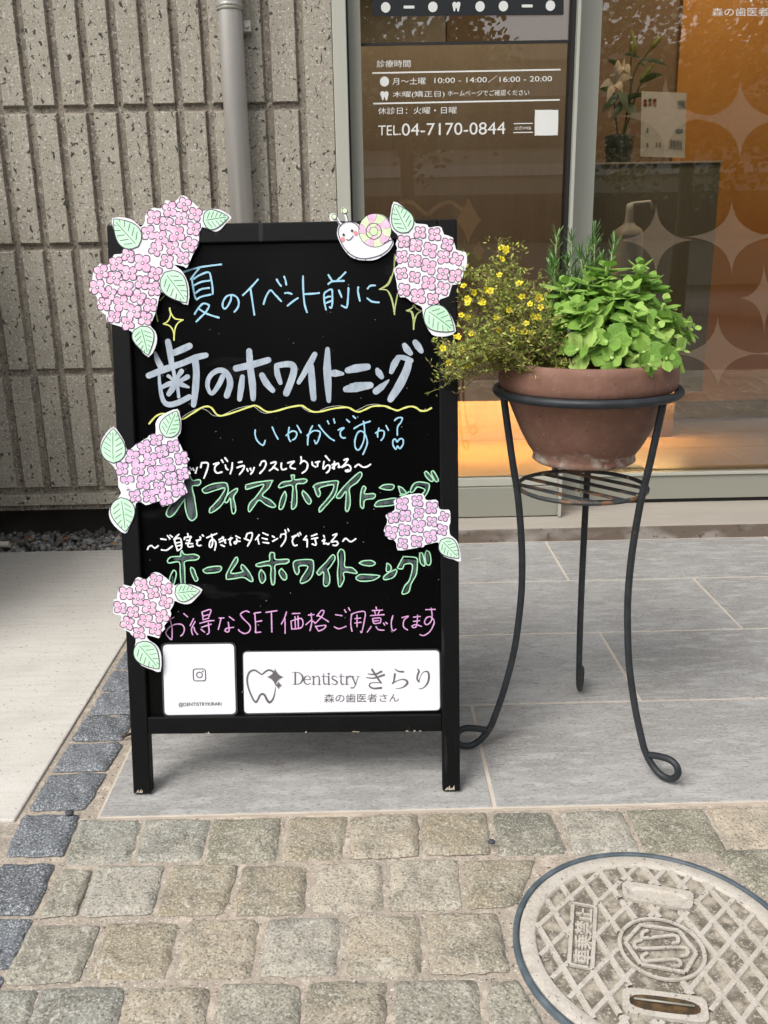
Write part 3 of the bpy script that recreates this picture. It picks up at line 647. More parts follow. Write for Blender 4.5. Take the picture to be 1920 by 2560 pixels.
for k in range(9): poly3(mb, 4.2185, T(*C1, f"{878+k*11},{1115+k} {883+k*11},{1115+k} {883+k*11},{1188+k} {878+k*11},{1188+k}")[0], o)
mb.build('printed_stripes', PM[4], nb)
# hand gel bottle on a slim post
hb = PL(1565, 690, 3.75); gel = empty('pump_bottle', (hb.x, 3.75, .80)); tag(gel, 'pale pump bottle with a bent white spout behind the right pane', 'bottle')
zt = lambda y: PL(1565, y, 3.75).z - .80
mb = MB(); mb.lathe([(.0005, 0), (.058, 0), (.060, .01), (.060, zt(590)), (.052, zt(574)), (.025, zt(562)), (.022, zt(556))], 28); mb.build('bottle_body', M['bottle'], gel)
mb = MB(); mb.lathe([(.018, zt(557)), (.015, zt(525)), (.013, zt(510)), (.0005, zt(507))], 16)
e = PL(1625, 505, 3.75); e2 = PL(1632, 528, 3.75); mb.tube([(0, 0, zt(511)), (e.x - hb.x, 0, e.z - .80), (e2.x - hb.x, 0, e2.z - .80)], .0085, 8); mb.build('pump_spout', M['spout'], gel)
mb = MB(); mb.box(-.04, .035, -.062, -.061, zt(598), zt(588)); mb.build('label', M['spout'], gel)
pst = empty('bottle_stand', (hb.x, 3.75, .056)); tag(pst, 'slim grey post stand under the pump bottle behind the glass', 'stand')
mb = MB(); mb.lathe([(.0005, 0), (.12, 0), (.12, .012), (.015, .016), (.015, .728)], 28); mb.build('post', M['alu_dark'], pst)
mb = MB(); mb.lathe([(.0005, .728), (.075, .728), (.075, .743), (.0005, .743)], 28); mb.build('tray', M['alu_dark'], pst)

# ================================================================== THE A-FRAME SIGN
SO = Vector((-.47075, 1.50263, 0)); SU = Vector((.9996271, -.0273066, 0)); LEAN = R_(10.2); SNB = Vector((.0273066, .9996271, 0))
SV = Vector((0, 0, math.cos(LEAN))) + SNB * math.sin(LEAN); SW_ = SU.cross(SV); WID, HEI = .6234, 1.06
MS = Matrix(((SU.x, SV.x, SW_.x, SO.x), (SU.y, SV.y, SW_.y, SO.y), (SU.z, SV.z, SW_.z, SO.z), (0, 0, 0, 1)))
def SP(px, py, w=0.):
    r = ray(px, py); o = SO + SW_ * w; t = (o - CAMP).dot(SW_) / r.dot(SW_); p = CAMP + r * t - SO
    return Vector((p.dot(SU), p.dot(SV)))
sign = empty('a_frame_sign', mat=MS); tag(sign, 'black wooden A frame board handwritten with coloured tooth whitening offers', 'sign board')
vr0, vr1 = SP(700, 1833).y, SP(700, 1791).y; st = .0335; tp = HEI - .034
for a, b in ((0, st), (WID - st, WID)):
    mb = MB(); mb.box(a, b, .004, HEI, -.026, 0, 0, .0025)
    for k in range(4):
        u_ = rnd.uniform(a + .003, b - .006); mb.poly([(u_, .0065), (u_ + rnd.uniform(.004, .009), .0065), (u_ + .005, .011 + rnd.uniform(0, .005))], .0004, None, 1)
    mb.build('side_post', [M['black_wood'], M['chip']], sign)
mb = MB(); mb.box(st + .0004, WID - st - .0004, tp, HEI - .0004, -.025, -.0004, 0, .002); mb.build('top_rail', M['black_wood'], sign)
mb = MB(); mb.box(st + .0004, WID - st - .0004, vr0, vr1, -.025, -.0008, 0, .0018)
for u_ in (.14, .145, .33, .42, .425, .43, .52, .535, .545): mb.poly([(u_, vr0 + .0005), (u_ + rnd.uniform(.003, .010), vr0 + .0005), (u_ + .004, vr0 + rnd.uniform(.002, .005))], -.0006, None, 1)
mb.build('bottom_rail', [M['black_wood'], M['chip']], sign)
PW = -.012
mb = MB(); mb.box(st - .001, WID - st + .001, vr1 - .002, tp + .002, -.02, PW); mb.build('blackboard', M['board'], sign)
# rear frame
Mr = Matrix.Translation((0, HEI - .02, -.03)) @ Matrix.Rotation(2 * LEAN, 4, 'X')     # hinged at the top, swings back
for a, b in ((.004, .034), (WID - .034, WID - .004)):
    mb = MB(); mb.box(a, b, -1.035, 0, -.024, -.002, 0, .002, lambda p: Mr @ p); mb.build('rear_leg', M['black_wood'], sign)
mb = MB(); mb.box(.0345, WID - .0345, -.04, -.004, -.022, -.004, 0, .002, lambda p: Mr @ p); mb.build('rear_rail', M['black_wood'], sign)
mb = MB(); mb.box(.0345, WID - .0345, -.82, -.78, -.022, -.004, 0, .002, lambda p: Mr @ p); mb.build('rear_rail', M['black_wood'], sign)
mb = MB(); mb.box(.05, .573, -.779, -.041, -.016, -.010, 0, 0, lambda p: Mr @ p); mb.build('rear_board', M['board'], sign)
for a in (.06, WID - .1):
    mb = MB(); mb.box(a, a + .04, HEI - .03, HEI - .004, -.0295, -.0265, 0, .0008); mb.tube([(a, HEI - .012, -.029), (a + .04, HEI - .012, -.029)], .003, 8); mb.build('hinge', M['alu_dark'], sign)

PXM = 1 / 1340.0      # metres on the board per photograph pixel (used for pen widths only)
def strokes(mb, items, w0, mi=0, step=6, smooth=True, z0=.0006):
    """items: (list of px polylines, width px or list)"""
    n = 0
    for polys, wd in items:
        for pl in polys:
            pts = [SP(x, y, PW) for x, y in pl]
            pts = crom([Vector((p.x, p.y, 0)) for p in pts], step)
            k = len(pts)
            if isinstance(wd, (list, tuple)):
                W = [wd[min(len(wd) - 1, int(i / (k - 1) * (len(wd) - 1)))] * (1 - (i / (k - 1) * (len(wd) - 1)) % 1) + wd[min(len(wd) - 1, int(i / (k - 1) * (len(wd) - 1)) + 1)] * ((i / (k - 1) * (len(wd) - 1)) % 1) for i in range(k)]
            else: W = [wd * (1 + .1 * math.sin(i * .7 + n)) for i in range(k)]
            mb.ribbon([(p.x, p.y) for p in pts], [q * PXM * .93 for q in W], PW + z0 + (n % 24) * .00004, mi, 8e-5); n += 1
    return mb
A = (455, 650, 4.997); Bk = (660, 650, 4.997)
mb = MB(); strokes(mb, [(T(*A, "15,152 130,115 260,85 490,55;215,105 165,165 112,242;150,235 230,185 335,155 365,240 382,340 385,425;125,245 140,350 160,450 175,485;150,318 240,275 345,258;170,415 240,365 340,350;185,495 240,460 360,432;160,675 200,610 265,545 330,560 335,590 290,660 235,715 180,770;205,605 280,655 360,690 460,720;615,455 610,500 570,580 530,610 508,570 520,510 560,455 620,438 680,460 710,520 700,590 655,650;950,245 855,350 762,440;855,350 875,480 905,685;1020,552 1050,460 1105,380 1160,430 1240,515;1185,245 1210,290 1238,325;1278,210 1295,260 1303,310;1288,415 1330,412 1372,425;1448,478 1390,515 1320,572;1513,205 1515,350 1530,540 1562,655;1535,428 1659,420 1712,413"), 4.6),
 (T(*Bk, "805,190 852,262;1018,155 970,205 918,255;805,300 850,270 920,265 998,262;775,620 755,520 752,430 780,395 845,370 855,450 852,560 838,598 820,588;770,475 800,460 830,458;775,540 840,510;935,380 970,462;1055,350 1050,470 1040,570 1025,595 970,570;1178,342 1175,400 1198,512;1295,358 1330,322 1388,318;1290,478 1350,520 1435,530"), 4.6)], 0)
mb.build('blue_handwriting', M['blue_pen'], sign)
C1_, C2_, C3_ = (360, 840, 4.997), (580, 840, 4.997), (770, 840, 4.997)
mb = MB(); kk = 1 / 4.997
def W5(*a): return [q * kk for q in a] if len(a) > 1 else a[0] * kk
strokes(mb, [(T(*C1_, "300,70 325,200 350,370"), W5(76, 84, 70)), (T(*C1_, "365,215 470,170 570,125"), W5(80, 90, 84)), (T(*C1_, "140,205 165,290 205,370"), W5(30, 72, 84)), (T(*C1_, "60,495 250,420 480,340 650,270 775,240"), W5(78, 88, 78, 84, 70)),
 (T(*C1_, "190,480 200,620 235,790 300,855 420,835 570,760"), W5(34, 46, 60, 72, 74, 70)), (T(*C1_, "640,310 655,450 645,650 620,860"), W5(90, 88, 92, 70)), (T(*C1_, "365,400 390,540 420,640 435,760"), W5(44)),
 (T(*C1_, "470,440 430,500 400,560"), W5(62)), (T(*C1_, "545,510 440,570"), W5(60)), (T(*C1_, "305,500 360,540"), W5(46)), (T(*C1_, "225,640 310,600 400,570"), W5(60)), (T(*C1_, "310,725 370,640 400,590"), W5(70)), (T(*C1_, "400,580 480,610 560,640"), W5(64, 62, 30)),
 (T(*C1_, "985,505 930,620 850,720 800,650 800,560 845,480 930,430 1010,445 1065,520 1075,620 1035,745"), W5(70, 66, 50, 54, 60, 64, 70, 74, 80, 84, 78)),
 (T(*C1_, "1315,190 1330,400 1355,600 1365,785"), W5(80, 88, 96, 66)), (T(*C1_, "1150,405 1350,360 1555,300"), W5(84, 90, 78)), (T(*C1_, "1230,510 1215,640 1195,790"), W5(62, 84, 64)), (T(*C1_, "1475,490 1530,590 1610,680"), W5(76, 90, 66)),
 (T(*C2_, "555,370 570,480 605,585"), W5(60, 80, 56)), (T(*C2_, "565,370 680,352 755,365 775,430 740,560 680,715"), W5(70, 80, 86, 90, 92, 88)), (T(*C2_, "1035,230 960,370 835,580"), W5(70, 84, 56)), (T(*C2_, "990,380 1000,560 1020,780"), W5(76, 92, 76)),
 (T(*C2_, "1195,165 1190,400 1200,600 1210,810"), W5(58, 104, 96, 56)), (T(*C2_, "1200,470 1290,465 1385,472"), W5(60, 96, 40)),
 (T(*C3_, "495,430 600,405 745,385"), W5(76, 108, 84)), (T(*C3_, "475,665 600,640 780,615"), W5(80, 128, 84)), (T(*C3_, "865,420 885,460 920,510"), W5(50, 90, 66)), (T(*C3_, "850,690 920,635 1010,550"), W5(90, 84, 16)),
 (T(*C3_, "1040,450 1080,350 1130,270"), W5(58, 92, 70)), (T(*C3_, "1120,262 1200,272 1285,308"), W5(52, 66, 70)), (T(*C3_, "1262,310 1230,430 1145,610 1030,790"), W5(84, 104, 116, 84)), (T(*C3_, "1205,115 1235,165 1280,215"), W5(64, 92, 66)), (T(*C3_, "1340,80 1375,130 1415,190"), W5(76, 92, 62))], 0)
mb.build('title_brushwork', M['paint'], sign)
mb = MB(); strokes(mb, [(T(360, 840, 4.997, "65,1095 130,1020 180,985 240,970 330,1000 470,1040 600,970 720,895 800,880 850,905 900,970 940,995 1000,990 1150,945 1350,875 1420,878 1500,930 1560,950 1659,935 1799,895 1919,872 1979,872 2039,910 2109,945 2199,945 2349,910 2499,890 2569,900 2639,940 2699,944 2759,920 2849,880 2949,872 3029,880 3099,910 3169,930 3249,900 3329,880 3399,895 3449,930 3519,935 3589,900"), 4.4)], 0)
mb.build('wavy_underline', M['yellow_pen'], sign)
mb = MB(); strokes(mb, [(T(360, 840, 4.997, "465,1025 560,960 660,915 740,910 800,940 860,990 920,1000;1000,980 1150,910 1300,875 1380,885 1450,940 1520,965 1600,955;1700,915 1830,880 1960,880 2000,910 2060,945 2110,950;2200,930 2300,890 2430,872 2520,885;2640,935 2720,900 2790,865 2900,852 2990,875 3060,905 3120,920;3230,900 3300,878 3400,905 3460,945 3520,910"), 1.5)], 0, z0=.0004)
mb.build('pencil_underline', M['grey_pen'], sign)
LS = (215, 480, 3.998); RS = (830, 500, 4.997)
mb = MB(); strokes(mb, [(T(*LS, "838,1160 850,1210 890,1265 970,1278;970,1278 920,1310 890,1370 880,1480;880,1480 875,1400 840,1340 775,1318;775,1318 820,1290 845,1230 835,1165"), 3.4)], 0); mb.build('yellow_sparkle', M['yellow_pen'], sign)
mb = MB(); strokes(mb, [(T(*RS, "783,680 775,850 740,980 700,1060 595,1115;595,1115 680,1125 720,1180 760,1300 780,1430;780,1430 790,1330 820,1170;620,1105 700,1040 735,960;690,1130 735,1200 770,1320 778,1400"), 3.2)], 0); mb.build('green_sparkle', M['olive_pen'], sign)
mb = MB(); strokes(mb, [(T(*RS, "1020,1310 1000,1350 930,1383;930,1383 985,1400 1010,1470 1020,1615;1020,1615 1030,1520 1060,1430 1120,1385;1120,1385 1060,1360 1030,1320;950,1380 1000,1400 1025,1480"), 3.2)], 0); mb.build('green_sparkle', M['olive_pen'], sign)
mb = MB(); strokes(mb, [(T(*LS, "710,1160 700,1200 718,1290;780,1040 740,1085"), 3.2)], 0); mb.build('green_sparkle', M['olive_pen'], sign)
Dk = (620, 1030, 3.998)
mb = MB(); strokes(mb, [(T(*Dk, "73,180 72,230 95,290 150,332 172,285;243,152 270,215 300,270;412,155 402,220 410,270 425,292;382,235 430,195 475,195 488,225 470,265 445,278;492,135 530,205;645,138 620,190 600,260 597,328;590,235 650,190 705,190 722,215 700,290 678,315 665,285;708,132 760,200 820,260 862,285;795,90 808,118;857,70 867,108;902,180 930,165 960,158 925,195 925,235 945,258 972,258;985,75 1013,100;1050,40 1075,63;1060,165 1130,125 1220,93;1155,95 1165,180 1160,270 1130,350 1100,380 1072,350 1070,280 1095,210 1130,190 1165,215 1190,280 1185,340 1150,422;1308,162 1295,210 1297,250;1275,210 1320,185 1360,195 1355,250 1330,282;1380,135 1403,182;1465,85 1500,58 1540,60 1530,100 1495,150 1493,228;1490,300 1470,270 1450,285 1450,330 1478,372 1495,340 1518,365 1550,320 1548,275 1520,268 1490,300"), 3.9)], 0); mb.build('blue_question', M['blue_pen'], sign)
E = (460, 1130, 4.997); E2 = (700, 1130, 4.997)
mb = MB(); strokes(mb, [(T(*E, "60,235 66,238;75,195 95,222;112,205 125,228;165,195 145,262;222,135 210,190;222,135 300,140 290,220 250,325;370,152 440,135 395,175 385,225 415,262 472,250;470,100 490,130;515,75 545,115;518,165 530,205 552,220;605,135 600,200 580,270;680,130 725,122;665,195 750,170 740,220 695,278;788,210 800,238;830,205 838,228;878,195 862,240 835,275;972,120 950,165;972,120 1010,112 1025,150 1000,210 950,265;1085,140 1150,125 1120,190 1070,232;1115,185 1175,225;1218,140 1215,190 1235,220 1278,208;1300,135 1378,115 1335,160 1335,195 1390,210;1462,60 1468,110 1455,145;1455,140 1500,110 1545,150 1530,220 1480,262"), 4.4),
 (T(*E2, "400,125 410,165 445,185;445,130 495,118;472,125 468,178;570,50 618,105;550,120 540,210 590,165 625,180 610,235 580,260;680,120 675,210;650,160 690,145 655,200;660,190 720,140 735,165 730,190 755,185;800,100 850,85 810,150 770,190 840,160 880,185 880,225 840,245 820,230 850,222;938,185 980,155 1030,185 1080,185 1130,155"), 4.4)], 0); mb.build('white_subtitle', M['white_pen'], sign)
Fk = (355, 1310, 4.997); F2 = (600, 1310, 4.997); F3 = (780, 1350, 4.997); E3 = (790, 1150, 4.997); MLk = (240, 1015, 6.636)
mb = MB(); strokes(mb, [(T(*Fk, "70,318 85,285 120,270 160,300 205,270;238,185 300,195;245,322 310,325 380,275;320,145 350,185;350,140 378,160;462,128 400,190;405,190 425,270 445,330;405,190 480,180 495,290 450,330;430,235 485,225;440,275 480,265;572,118 578,145;535,165 530,190;535,170 615,155 600,185;560,205 600,200;550,240 635,245;600,205 575,260 590,285 640,275;680,205 735,190 695,215 690,255 715,270 740,265;725,160 735,170;755,135 770,150;810,170 935,118;870,130 885,215 870,285 845,280 850,220 890,190 925,240 910,325;965,195 1020,165;970,225 1045,195;1005,160 1045,235;985,260 1030,278;1080,195 1130,175;1110,170 1100,225 1110,262;1175,150 1225,175;1185,185 1180,235 1160,245 1155,225 1190,215 1225,215"), 4.1),
 (T(*F2, "90,120 150,112 145,180 95,275;90,120 75,165;55,180 115,205;240,135 195,195;220,175 238,248;290,112 350,138;280,175 340,190;290,228 360,238;405,150 430,165;410,215 470,180;515,130 505,165;515,130 560,125 575,160 555,220 515,275;565,75 575,110;600,60 610,85;650,160 710,140 670,170 655,220 680,268 712,262;722,120 735,150;750,108 762,132;830,150 795,195;815,200 838,190 840,285;895,150 960,125;895,185 970,172;935,180 950,260 905,250;1045,145 1055,165;1030,210 1060,190 1045,245 1080,240 1095,255 1115,240;1160,140 1210,122 1180,170 1140,225 1200,215 1225,245 1195,268 1165,262;1285,215 1320,180 1370,215 1400,215 1445,185"), 4.1)], 0); mb.build('white_subtitle', M['white_pen'], sign)
# outlined lettering: dark fill strokes, then green outlines
def outlined(name, fills, outl):
    mb = MB(); strokes(mb, [(T(*o, t), [q * .2 for q in wd] if isinstance(wd, tuple) else wd * .2) for o, t, wd in fills], 0, z0=.0003); fo = mb.build(name + '_fill', M['slate_pen'], sign)
    mb = MB(); strokes(mb, [(T(*o, t), 3.3) for o, t in outl], 0, z0=.0015, step=5); mb.build(name + '_outline', M['green_pen'], sign)
outlined('upper_heading', [(E, "50,330 75,600 100,800", 105), (E, "100,388 190,380", 42), (MLk, "1500,1420 1230,1790", 76), (E, "270,475 400,430 520,420", 44), (E, "525,420 500,500 450,610 345,725", 42), (E, "640,490 570,560", 40), (E, "605,570 618,690", 30), (E, "800,440 900,405 1060,375", 50), (E, "1060,385 960,530 830,690", 50), (E, "930,550 1120,660", 52), (E, "1365,310 1375,500 1378,680", 30), (E, "1240,400 1370,380 1510,360", 40), (E, "1255,540 1215,670", 26), (E, "1500,510 1570,620", 40),
 (E2, "450,440 480,530", 44), (E2, "450,420 600,390 690,390", 42), (E2, "690,390 660,500 570,620 510,715", 40), (E2, "980,290 860,410 740,540", 62), (E2, "845,470 850,580 848,700", 30), (E2, "1045,450 1035,600 1035,680", 30), (E2, "1045,555 1160,550", 46), (E2, "1270,438 1390,435", 38), (E2, "1210,650 1420,615", 52), (E2, "1500,450 1545,505", 44), (E3, "1195,390 1260,300 1390,310", 40), (E3, "1390,310 1365,420", 40), (E3, "1375,175 1440,245", 34), (E3, "1460,165 1505,245", 34)],
 [(E, "75,290 110,355 190,345 212,380 180,415 105,430 130,560 160,760 150,820 100,855 50,810 20,700 10,590"), (MLk, "1480,1540 1400,1650 1300,1790 1220,1840 1170,1790 1200,1700 1250,1630"), (E, "230,465 300,420 400,390 520,385 550,430 550,500 500,620 420,710 330,760 325,710 370,660 450,570 515,450 400,475 280,512 240,495 230,465"), (E, "515,630 515,580 570,510 660,455 665,490 620,560 640,650 645,740 620,770 600,745 590,660 578,575 545,625 515,630"), (E, "775,410 900,380 1095,355 1100,370 1060,450 980,540 1080,600 1145,670 1110,690 1030,660 940,600 880,670 820,745 805,700 830,630 900,560 1000,410 900,430 790,465 772,450 775,410"), (E, "1340,290 1380,290 1385,345 1500,335 1538,355 1500,390 1405,405 1410,520 1405,660 1365,712 1345,690 1355,540 1350,415 1200,445 1190,415 1240,375 1345,355 1340,290"), (E, "1262,490 1280,550 1255,650 1225,710 1190,705 1200,620 1230,540 1262,490;1490,482 1550,540 1590,610 1565,650 1520,610 1478,520 1490,482"),
  (E2, "415,435 450,400 560,375 715,360 722,410 690,530 610,630 510,740 490,735 500,690 580,600 650,500 670,410 560,425 490,455 505,510 490,555 465,545 440,480 430,445 415,435;705,565 720,530 800,430 900,330 990,255 1020,265 1015,310 960,380 870,450 875,560 875,660 845,740 820,715 825,600 825,490 760,570 715,572 705,565;1050,425 1072,450 1055,520 1170,520 1190,550 1160,580 1060,600 1045,690 1030,702 1005,660 1010,520 1030,440 1050,425;1240,445 1300,410 1400,405 1425,435 1390,470 1300,465 1240,445;1185,655 1230,610 1330,590 1430,575 1480,590 1440,650 1350,670 1200,680 1185,655;1478,428 1530,450 1578,510 1550,525 1510,520 1490,470 1478,428;1500,540 1560,530 1610,495"), (E3, "1350,470 1400,390 1415,310 1380,285 1270,275 1210,310 1180,380 1185,405 1220,390 1270,335 1360,370 1330,420;1355,155 1385,145 1460,235 1455,265 1420,255 1370,200 1355,155;1440,145 1470,140 1525,235 1520,265 1490,262 1450,190 1440,145")])
outlined('lower_heading', [(Fk, "415,435 690,410", 46), (Fk, "505,370 510,730", 26), (Fk, "375,660 385,720", 30), (Fk, "630,580 670,690", 30), (Fk, "790,580 970,555", 42), (Fk, "1180,450 1090,620", 38), (Fk, "1080,650 1270,630", 50), (Fk, "1265,560 1370,690", 52), (F2, "395,390 405,560 415,720", 30), (F2, "240,510 590,460", 42), (F2, "265,610 280,700", 34), (F2, "515,600 555,680", 44), (F2, "700,500 712,600", 40), (F2, "700,490 880,480", 46), (F2, "885,480 880,580 790,700", 48), (F2, "1150,420 1060,530 985,605", 46), (F2, "1065,560 1085,730", 48), (F2, "1265,350 1265,560 1255,740", 36), (F2, "1290,560 1440,590", 46), (F3, "620,288 760,288", 40), (F3, "590,468 780,462", 46), (F3, "950,320 968,370", 34), (F3, "930,465 1030,400", 48), (F3, "1100,330 1140,260 1290,270", 46), (F3, "1290,270 1270,400 1170,640", 46), (F3, "1370,200 1390,280", 34), (F3, "1440,180 1450,270", 38)],
 [(Fk, "500,330 535,380 650,378 715,405 680,445 540,465 535,560 540,740;500,330 485,365 480,400 370,410 325,445 340,485 465,475 480,600 490,740;340,710 360,640 400,575 430,610 420,680 400,750;615,540 650,560 680,640 700,690 670,712 640,660 610,580 615,540;765,570 830,540 960,525 995,550 960,595 820,612 775,595 765,570;1055,670 1060,620 1110,520 1170,420 1195,425 1190,480 1110,610 1260,595 1240,550 1255,505 1320,570 1375,660 1385,712 1350,710 1270,665 1150,680 1065,688 1055,670"),
  (F2, "370,400 385,358 430,365 445,440 580,438 615,455 580,490 445,510 440,600 435,720 420,755 400,745 385,640 380,520 240,530 200,512 230,490 330,465 372,455 370,400;265,568 310,620 318,690 280,738 250,700 240,620 265,568;520,555 570,610 585,670 560,698 520,670 488,600 520,555;670,530 670,480 720,450 890,445 920,500 910,620 860,700 780,738 755,720 770,670 850,530 740,525 740,590 715,630 685,590 670,530;960,605 1000,550 1070,480 1150,388 1180,395 1185,440 1130,530 1100,570 1120,650 1115,740 1075,775 1045,745 1045,600 990,635 960,605;1220,370 1255,315 1300,340 1310,430 1310,530 1400,545 1460,600 1440,615 1300,600 1300,690 1255,778 1230,750 1220,600 1230,480 1220,370"),
  (F3, "590,285 640,260 740,255 790,290 740,320 640,310 590,285;550,465 600,430 700,430 830,440 840,455 760,500 620,512 560,490 550,465;935,290 970,305 990,350 970,390 930,385 935,290;1045,365 1060,390 1020,460 940,490 895,485 905,445 970,400 1045,365;1140,205 1300,220 1315,300 1300,430 1240,540 1210,640 1160,670 1125,660 1160,570 1220,490 1255,310 1160,300 1130,355 1070,350 1085,310 1140,205;1345,160 1380,170 1410,300 1390,318 1350,270 1345,160;1430,128 1470,160 1485,260 1465,310 1425,290 1410,190 1430,128")])
Gk = (400, 1500, 4.997); G2 = (700, 1500, 3.998)
mb = MB(); strokes(mb, [(T(*Gk, "125,240 175,215;125,240 150,340 150,480 130,485 80,430 80,390 130,330 210,300 280,310 305,360 290,420 260,448;300,170 345,208;420,232 378,318;440,268 395,360 408,430;425,340 440,390 470,428;525,150 535,200 540,245;525,150 635,118 612,205;535,200 605,182;540,245 610,225;500,290 600,262 675,255;520,340 640,300;605,285 615,400 590,425;515,365 560,400;742,225 800,222;765,225 730,365;868,208 925,250;855,275 865,370 850,398 812,380 840,350 920,340;1115,150 1075,135 1020,160 1010,190 1060,250 1120,310 1130,360 1100,405 1050,415 1000,390 982,368;1185,165 1195,300 1195,405;1195,405 1260,398;1175,170 1190,160 1258,152;1195,270 1270,258;1325,152 1460,132;1392,140 1398,398"), 3.4),
 (T(*G2, "65,118 45,180 15,238;50,185 52,332;125,135 200,132;110,210 118,290;110,210 215,185 220,270 120,290;150,165 155,285;180,160 185,280;285,150 340,145;310,135 318,220 300,305;312,200 260,245;320,205 350,225;410,105 370,160;410,105 440,108 420,160 350,235;375,150 430,180 485,215;355,260 385,308;365,262 455,252 440,285 390,308;555,145 620,155;542,265 590,285 660,262;645,95 660,122;685,75 700,105;715,140 708,240 720,310;715,140 780,118 850,120 840,220 818,318 805,312;750,185 805,178;748,230 808,222;770,150 770,265;960,70 965,90;922,105 1025,100;945,112 955,140;995,108 980,140;905,155 1040,145;925,185 940,232 1000,228;925,185 1005,180 1000,228;935,208 985,205;910,265 872,320;960,265 985,295 1040,300;1035,230 1045,248;1055,222 1072,235;1128,155 1112,220 1118,285 1135,305 1158,290;1220,175 1285,160 1240,200 1235,265 1275,298;1335,170 1400,162;1335,212 1395,205;1375,150 1365,255 1335,275 1320,258 1360,245 1415,262;1455,95 1550,92;1510,80 1520,150 1510,210 1470,245 1445,225 1460,180 1500,165 1530,190 1540,230 1500,310 1440,352 1400,345"), 3.2)], 0); mb.build('pink_handwriting', M['pink_pen'], sign)

# ------------------------------------------------------------------ paper cut-outs stuck on the board
def sheet_thing(name, label, cat, group, cpx, w):
    c = SP(*cpx, w); e = empty(name, mat=MS @ Matrix.Translation((c.x, c.y, w))); tag(e, label, cat, group); return e, c
def loc2(pl, c, w): return [SP(x, y, w) - c for x, y in pl]
def floret(parent, c, px, py, r, w, fill, rr):
    """four-petalled flower: dark drawn outline, coloured petals, a ringed eye"""
    p = SP(px, py, w) - c; rad = r * PXM * 1.0; a0 = rr.uniform(-.25, .25) + (math.pi / 4 if rr.random() < .7 else .5)
    jit = [rr.uniform(.9, 1.08) for _ in range(4)]; ja = [rr.uniform(-.1, .1) for _ in range(4)]
    def ring(inset):
        out = []
        for k in range(4):
            a = a0 + k * math.pi / 2 + ja[k]; R0 = rad * jit[k]
            prof = ((-.785, .50), (-.70, .70), (-.52, .87), (-.28, .96), (0, 1.07), (.28, .96), (.52, .87), (.70, .70))
            for da, q in prof:
                q2 = max(.0008, q * R0 - inset * (1.5 if abs(da) > .69 else 1)); out.append((p.x + q2 * math.cos(a + da), p.y + q2 * math.sin(a + da)))
        return out
    floret.n = (getattr(floret, 'n', 0) + 1) % 40; z0 = .0002 + floret.n * .00001
    mb = MB(); mb.poly(ring(0), z0, None, 0); mb.poly(ring(.0018), z0 + .00006, None, 1)
    circ = lambda q: [(p.x + q * math.cos(2 * math.pi * j / 14), p.y + q * math.sin(2 * math.pi * j / 14)) for j in range(14)]
    mb.poly(circ(.0031), z0 + .0005, None, 0); mb.poly(circ(.0019), z0 + .00056, None, 2)
    return mb.build('floret', [M['outline'], fill, M['paper']], parent)
def paper_leaf(parent, c, tip, base, w, wid=.36, blunt=.72, bend=0.):
    t_, b_ = SP(*tip, w) - c, SP(*base, w) - c; d = t_ - b_; Ln = d.length; d = d / Ln; n_ = Vector((-d.y, d.x))
    def pt(t, s): return b_ + d * (Ln * t) + n_ * (s * Ln + bend * Ln * math.sin(math.pi * t))
    wf = lambda t: wid * math.sin(math.pi * max(0, min(1, t)) ** blunt) ** .85
    out = [pt(t, wf(t)) for t in (k / 14 for k in range(15))] + [pt(t, -wf(t)) for t in (k / 14 for k in range(13, 0, -1))]
    cen = pt(.45, 0); inn = [cen + (q - cen) * (1 - .0016 / max(.004, (q - cen).length)) for q in out]
    mb = MB(); mb.poly(out, .0010, None, 0); mb.poly(inn, .0011, None, 1)
    o = mb.build('leaf', [M['outline'], M['leaf_paper']], parent)
    mb = MB(); mb.ribbon([pt(t, .012 * math.sin(3 * t)) for t in (k / 8 for k in range(0, 9)) if .06 < t < .93], .0011, .0013)
    z_ = .0014
    for sg in (1, -1):
        for k in range(5):
            t = .16 + k * .155; l0, l1 = .07, wf(t + .08) * .74
            if l1 - l0 < .02: continue
            z_ += .00002; mb.ribbon([pt(t + .02, sg * l0), pt(t + .16 * (1 - t * .4), sg * l1)], .001, z_)
    mb.build('veins', M['vein'], o)
def cutout(label, blk, outline, florets, leaves, fill, sr, w=.0012):
    ox, oy, sc = blk; pl = T(ox, oy, sc, outline)[0]
    cpx = (sum(p[0] for p in pl) / len(pl), sum(p[1] for p in pl) / len(pl))
    e, c = sheet_thing('hydrangea_cutout', label, 'paper flower', 'paper hydrangea cutouts stuck on the sign board', cpx, w)
    mb = MB(); mb.poly([(p.x, p.y) for p in crom([Vector((q.x, q.y, 0)) for q in loc2(pl, c, w)], 2, True)], -.0006, 0, 0); mb.build('paper_backing', M['paper'], e)
    rr = random.Random(sr)
    for x, y, r in florets: floret(e, c, ox + x / sc, oy + y / sc, r / sc * 1.11, w, fill, rr)
    for q in leaves:
        t, b = q[0], q[1]; kw = q[2] if len(q) > 2 else {}
        paper_leaf(e, c, (ox + t[0] / sc, oy + t[1] / sc), (ox + b[0] / sc, oy + b[1] / sc), w, **kw)
    return e
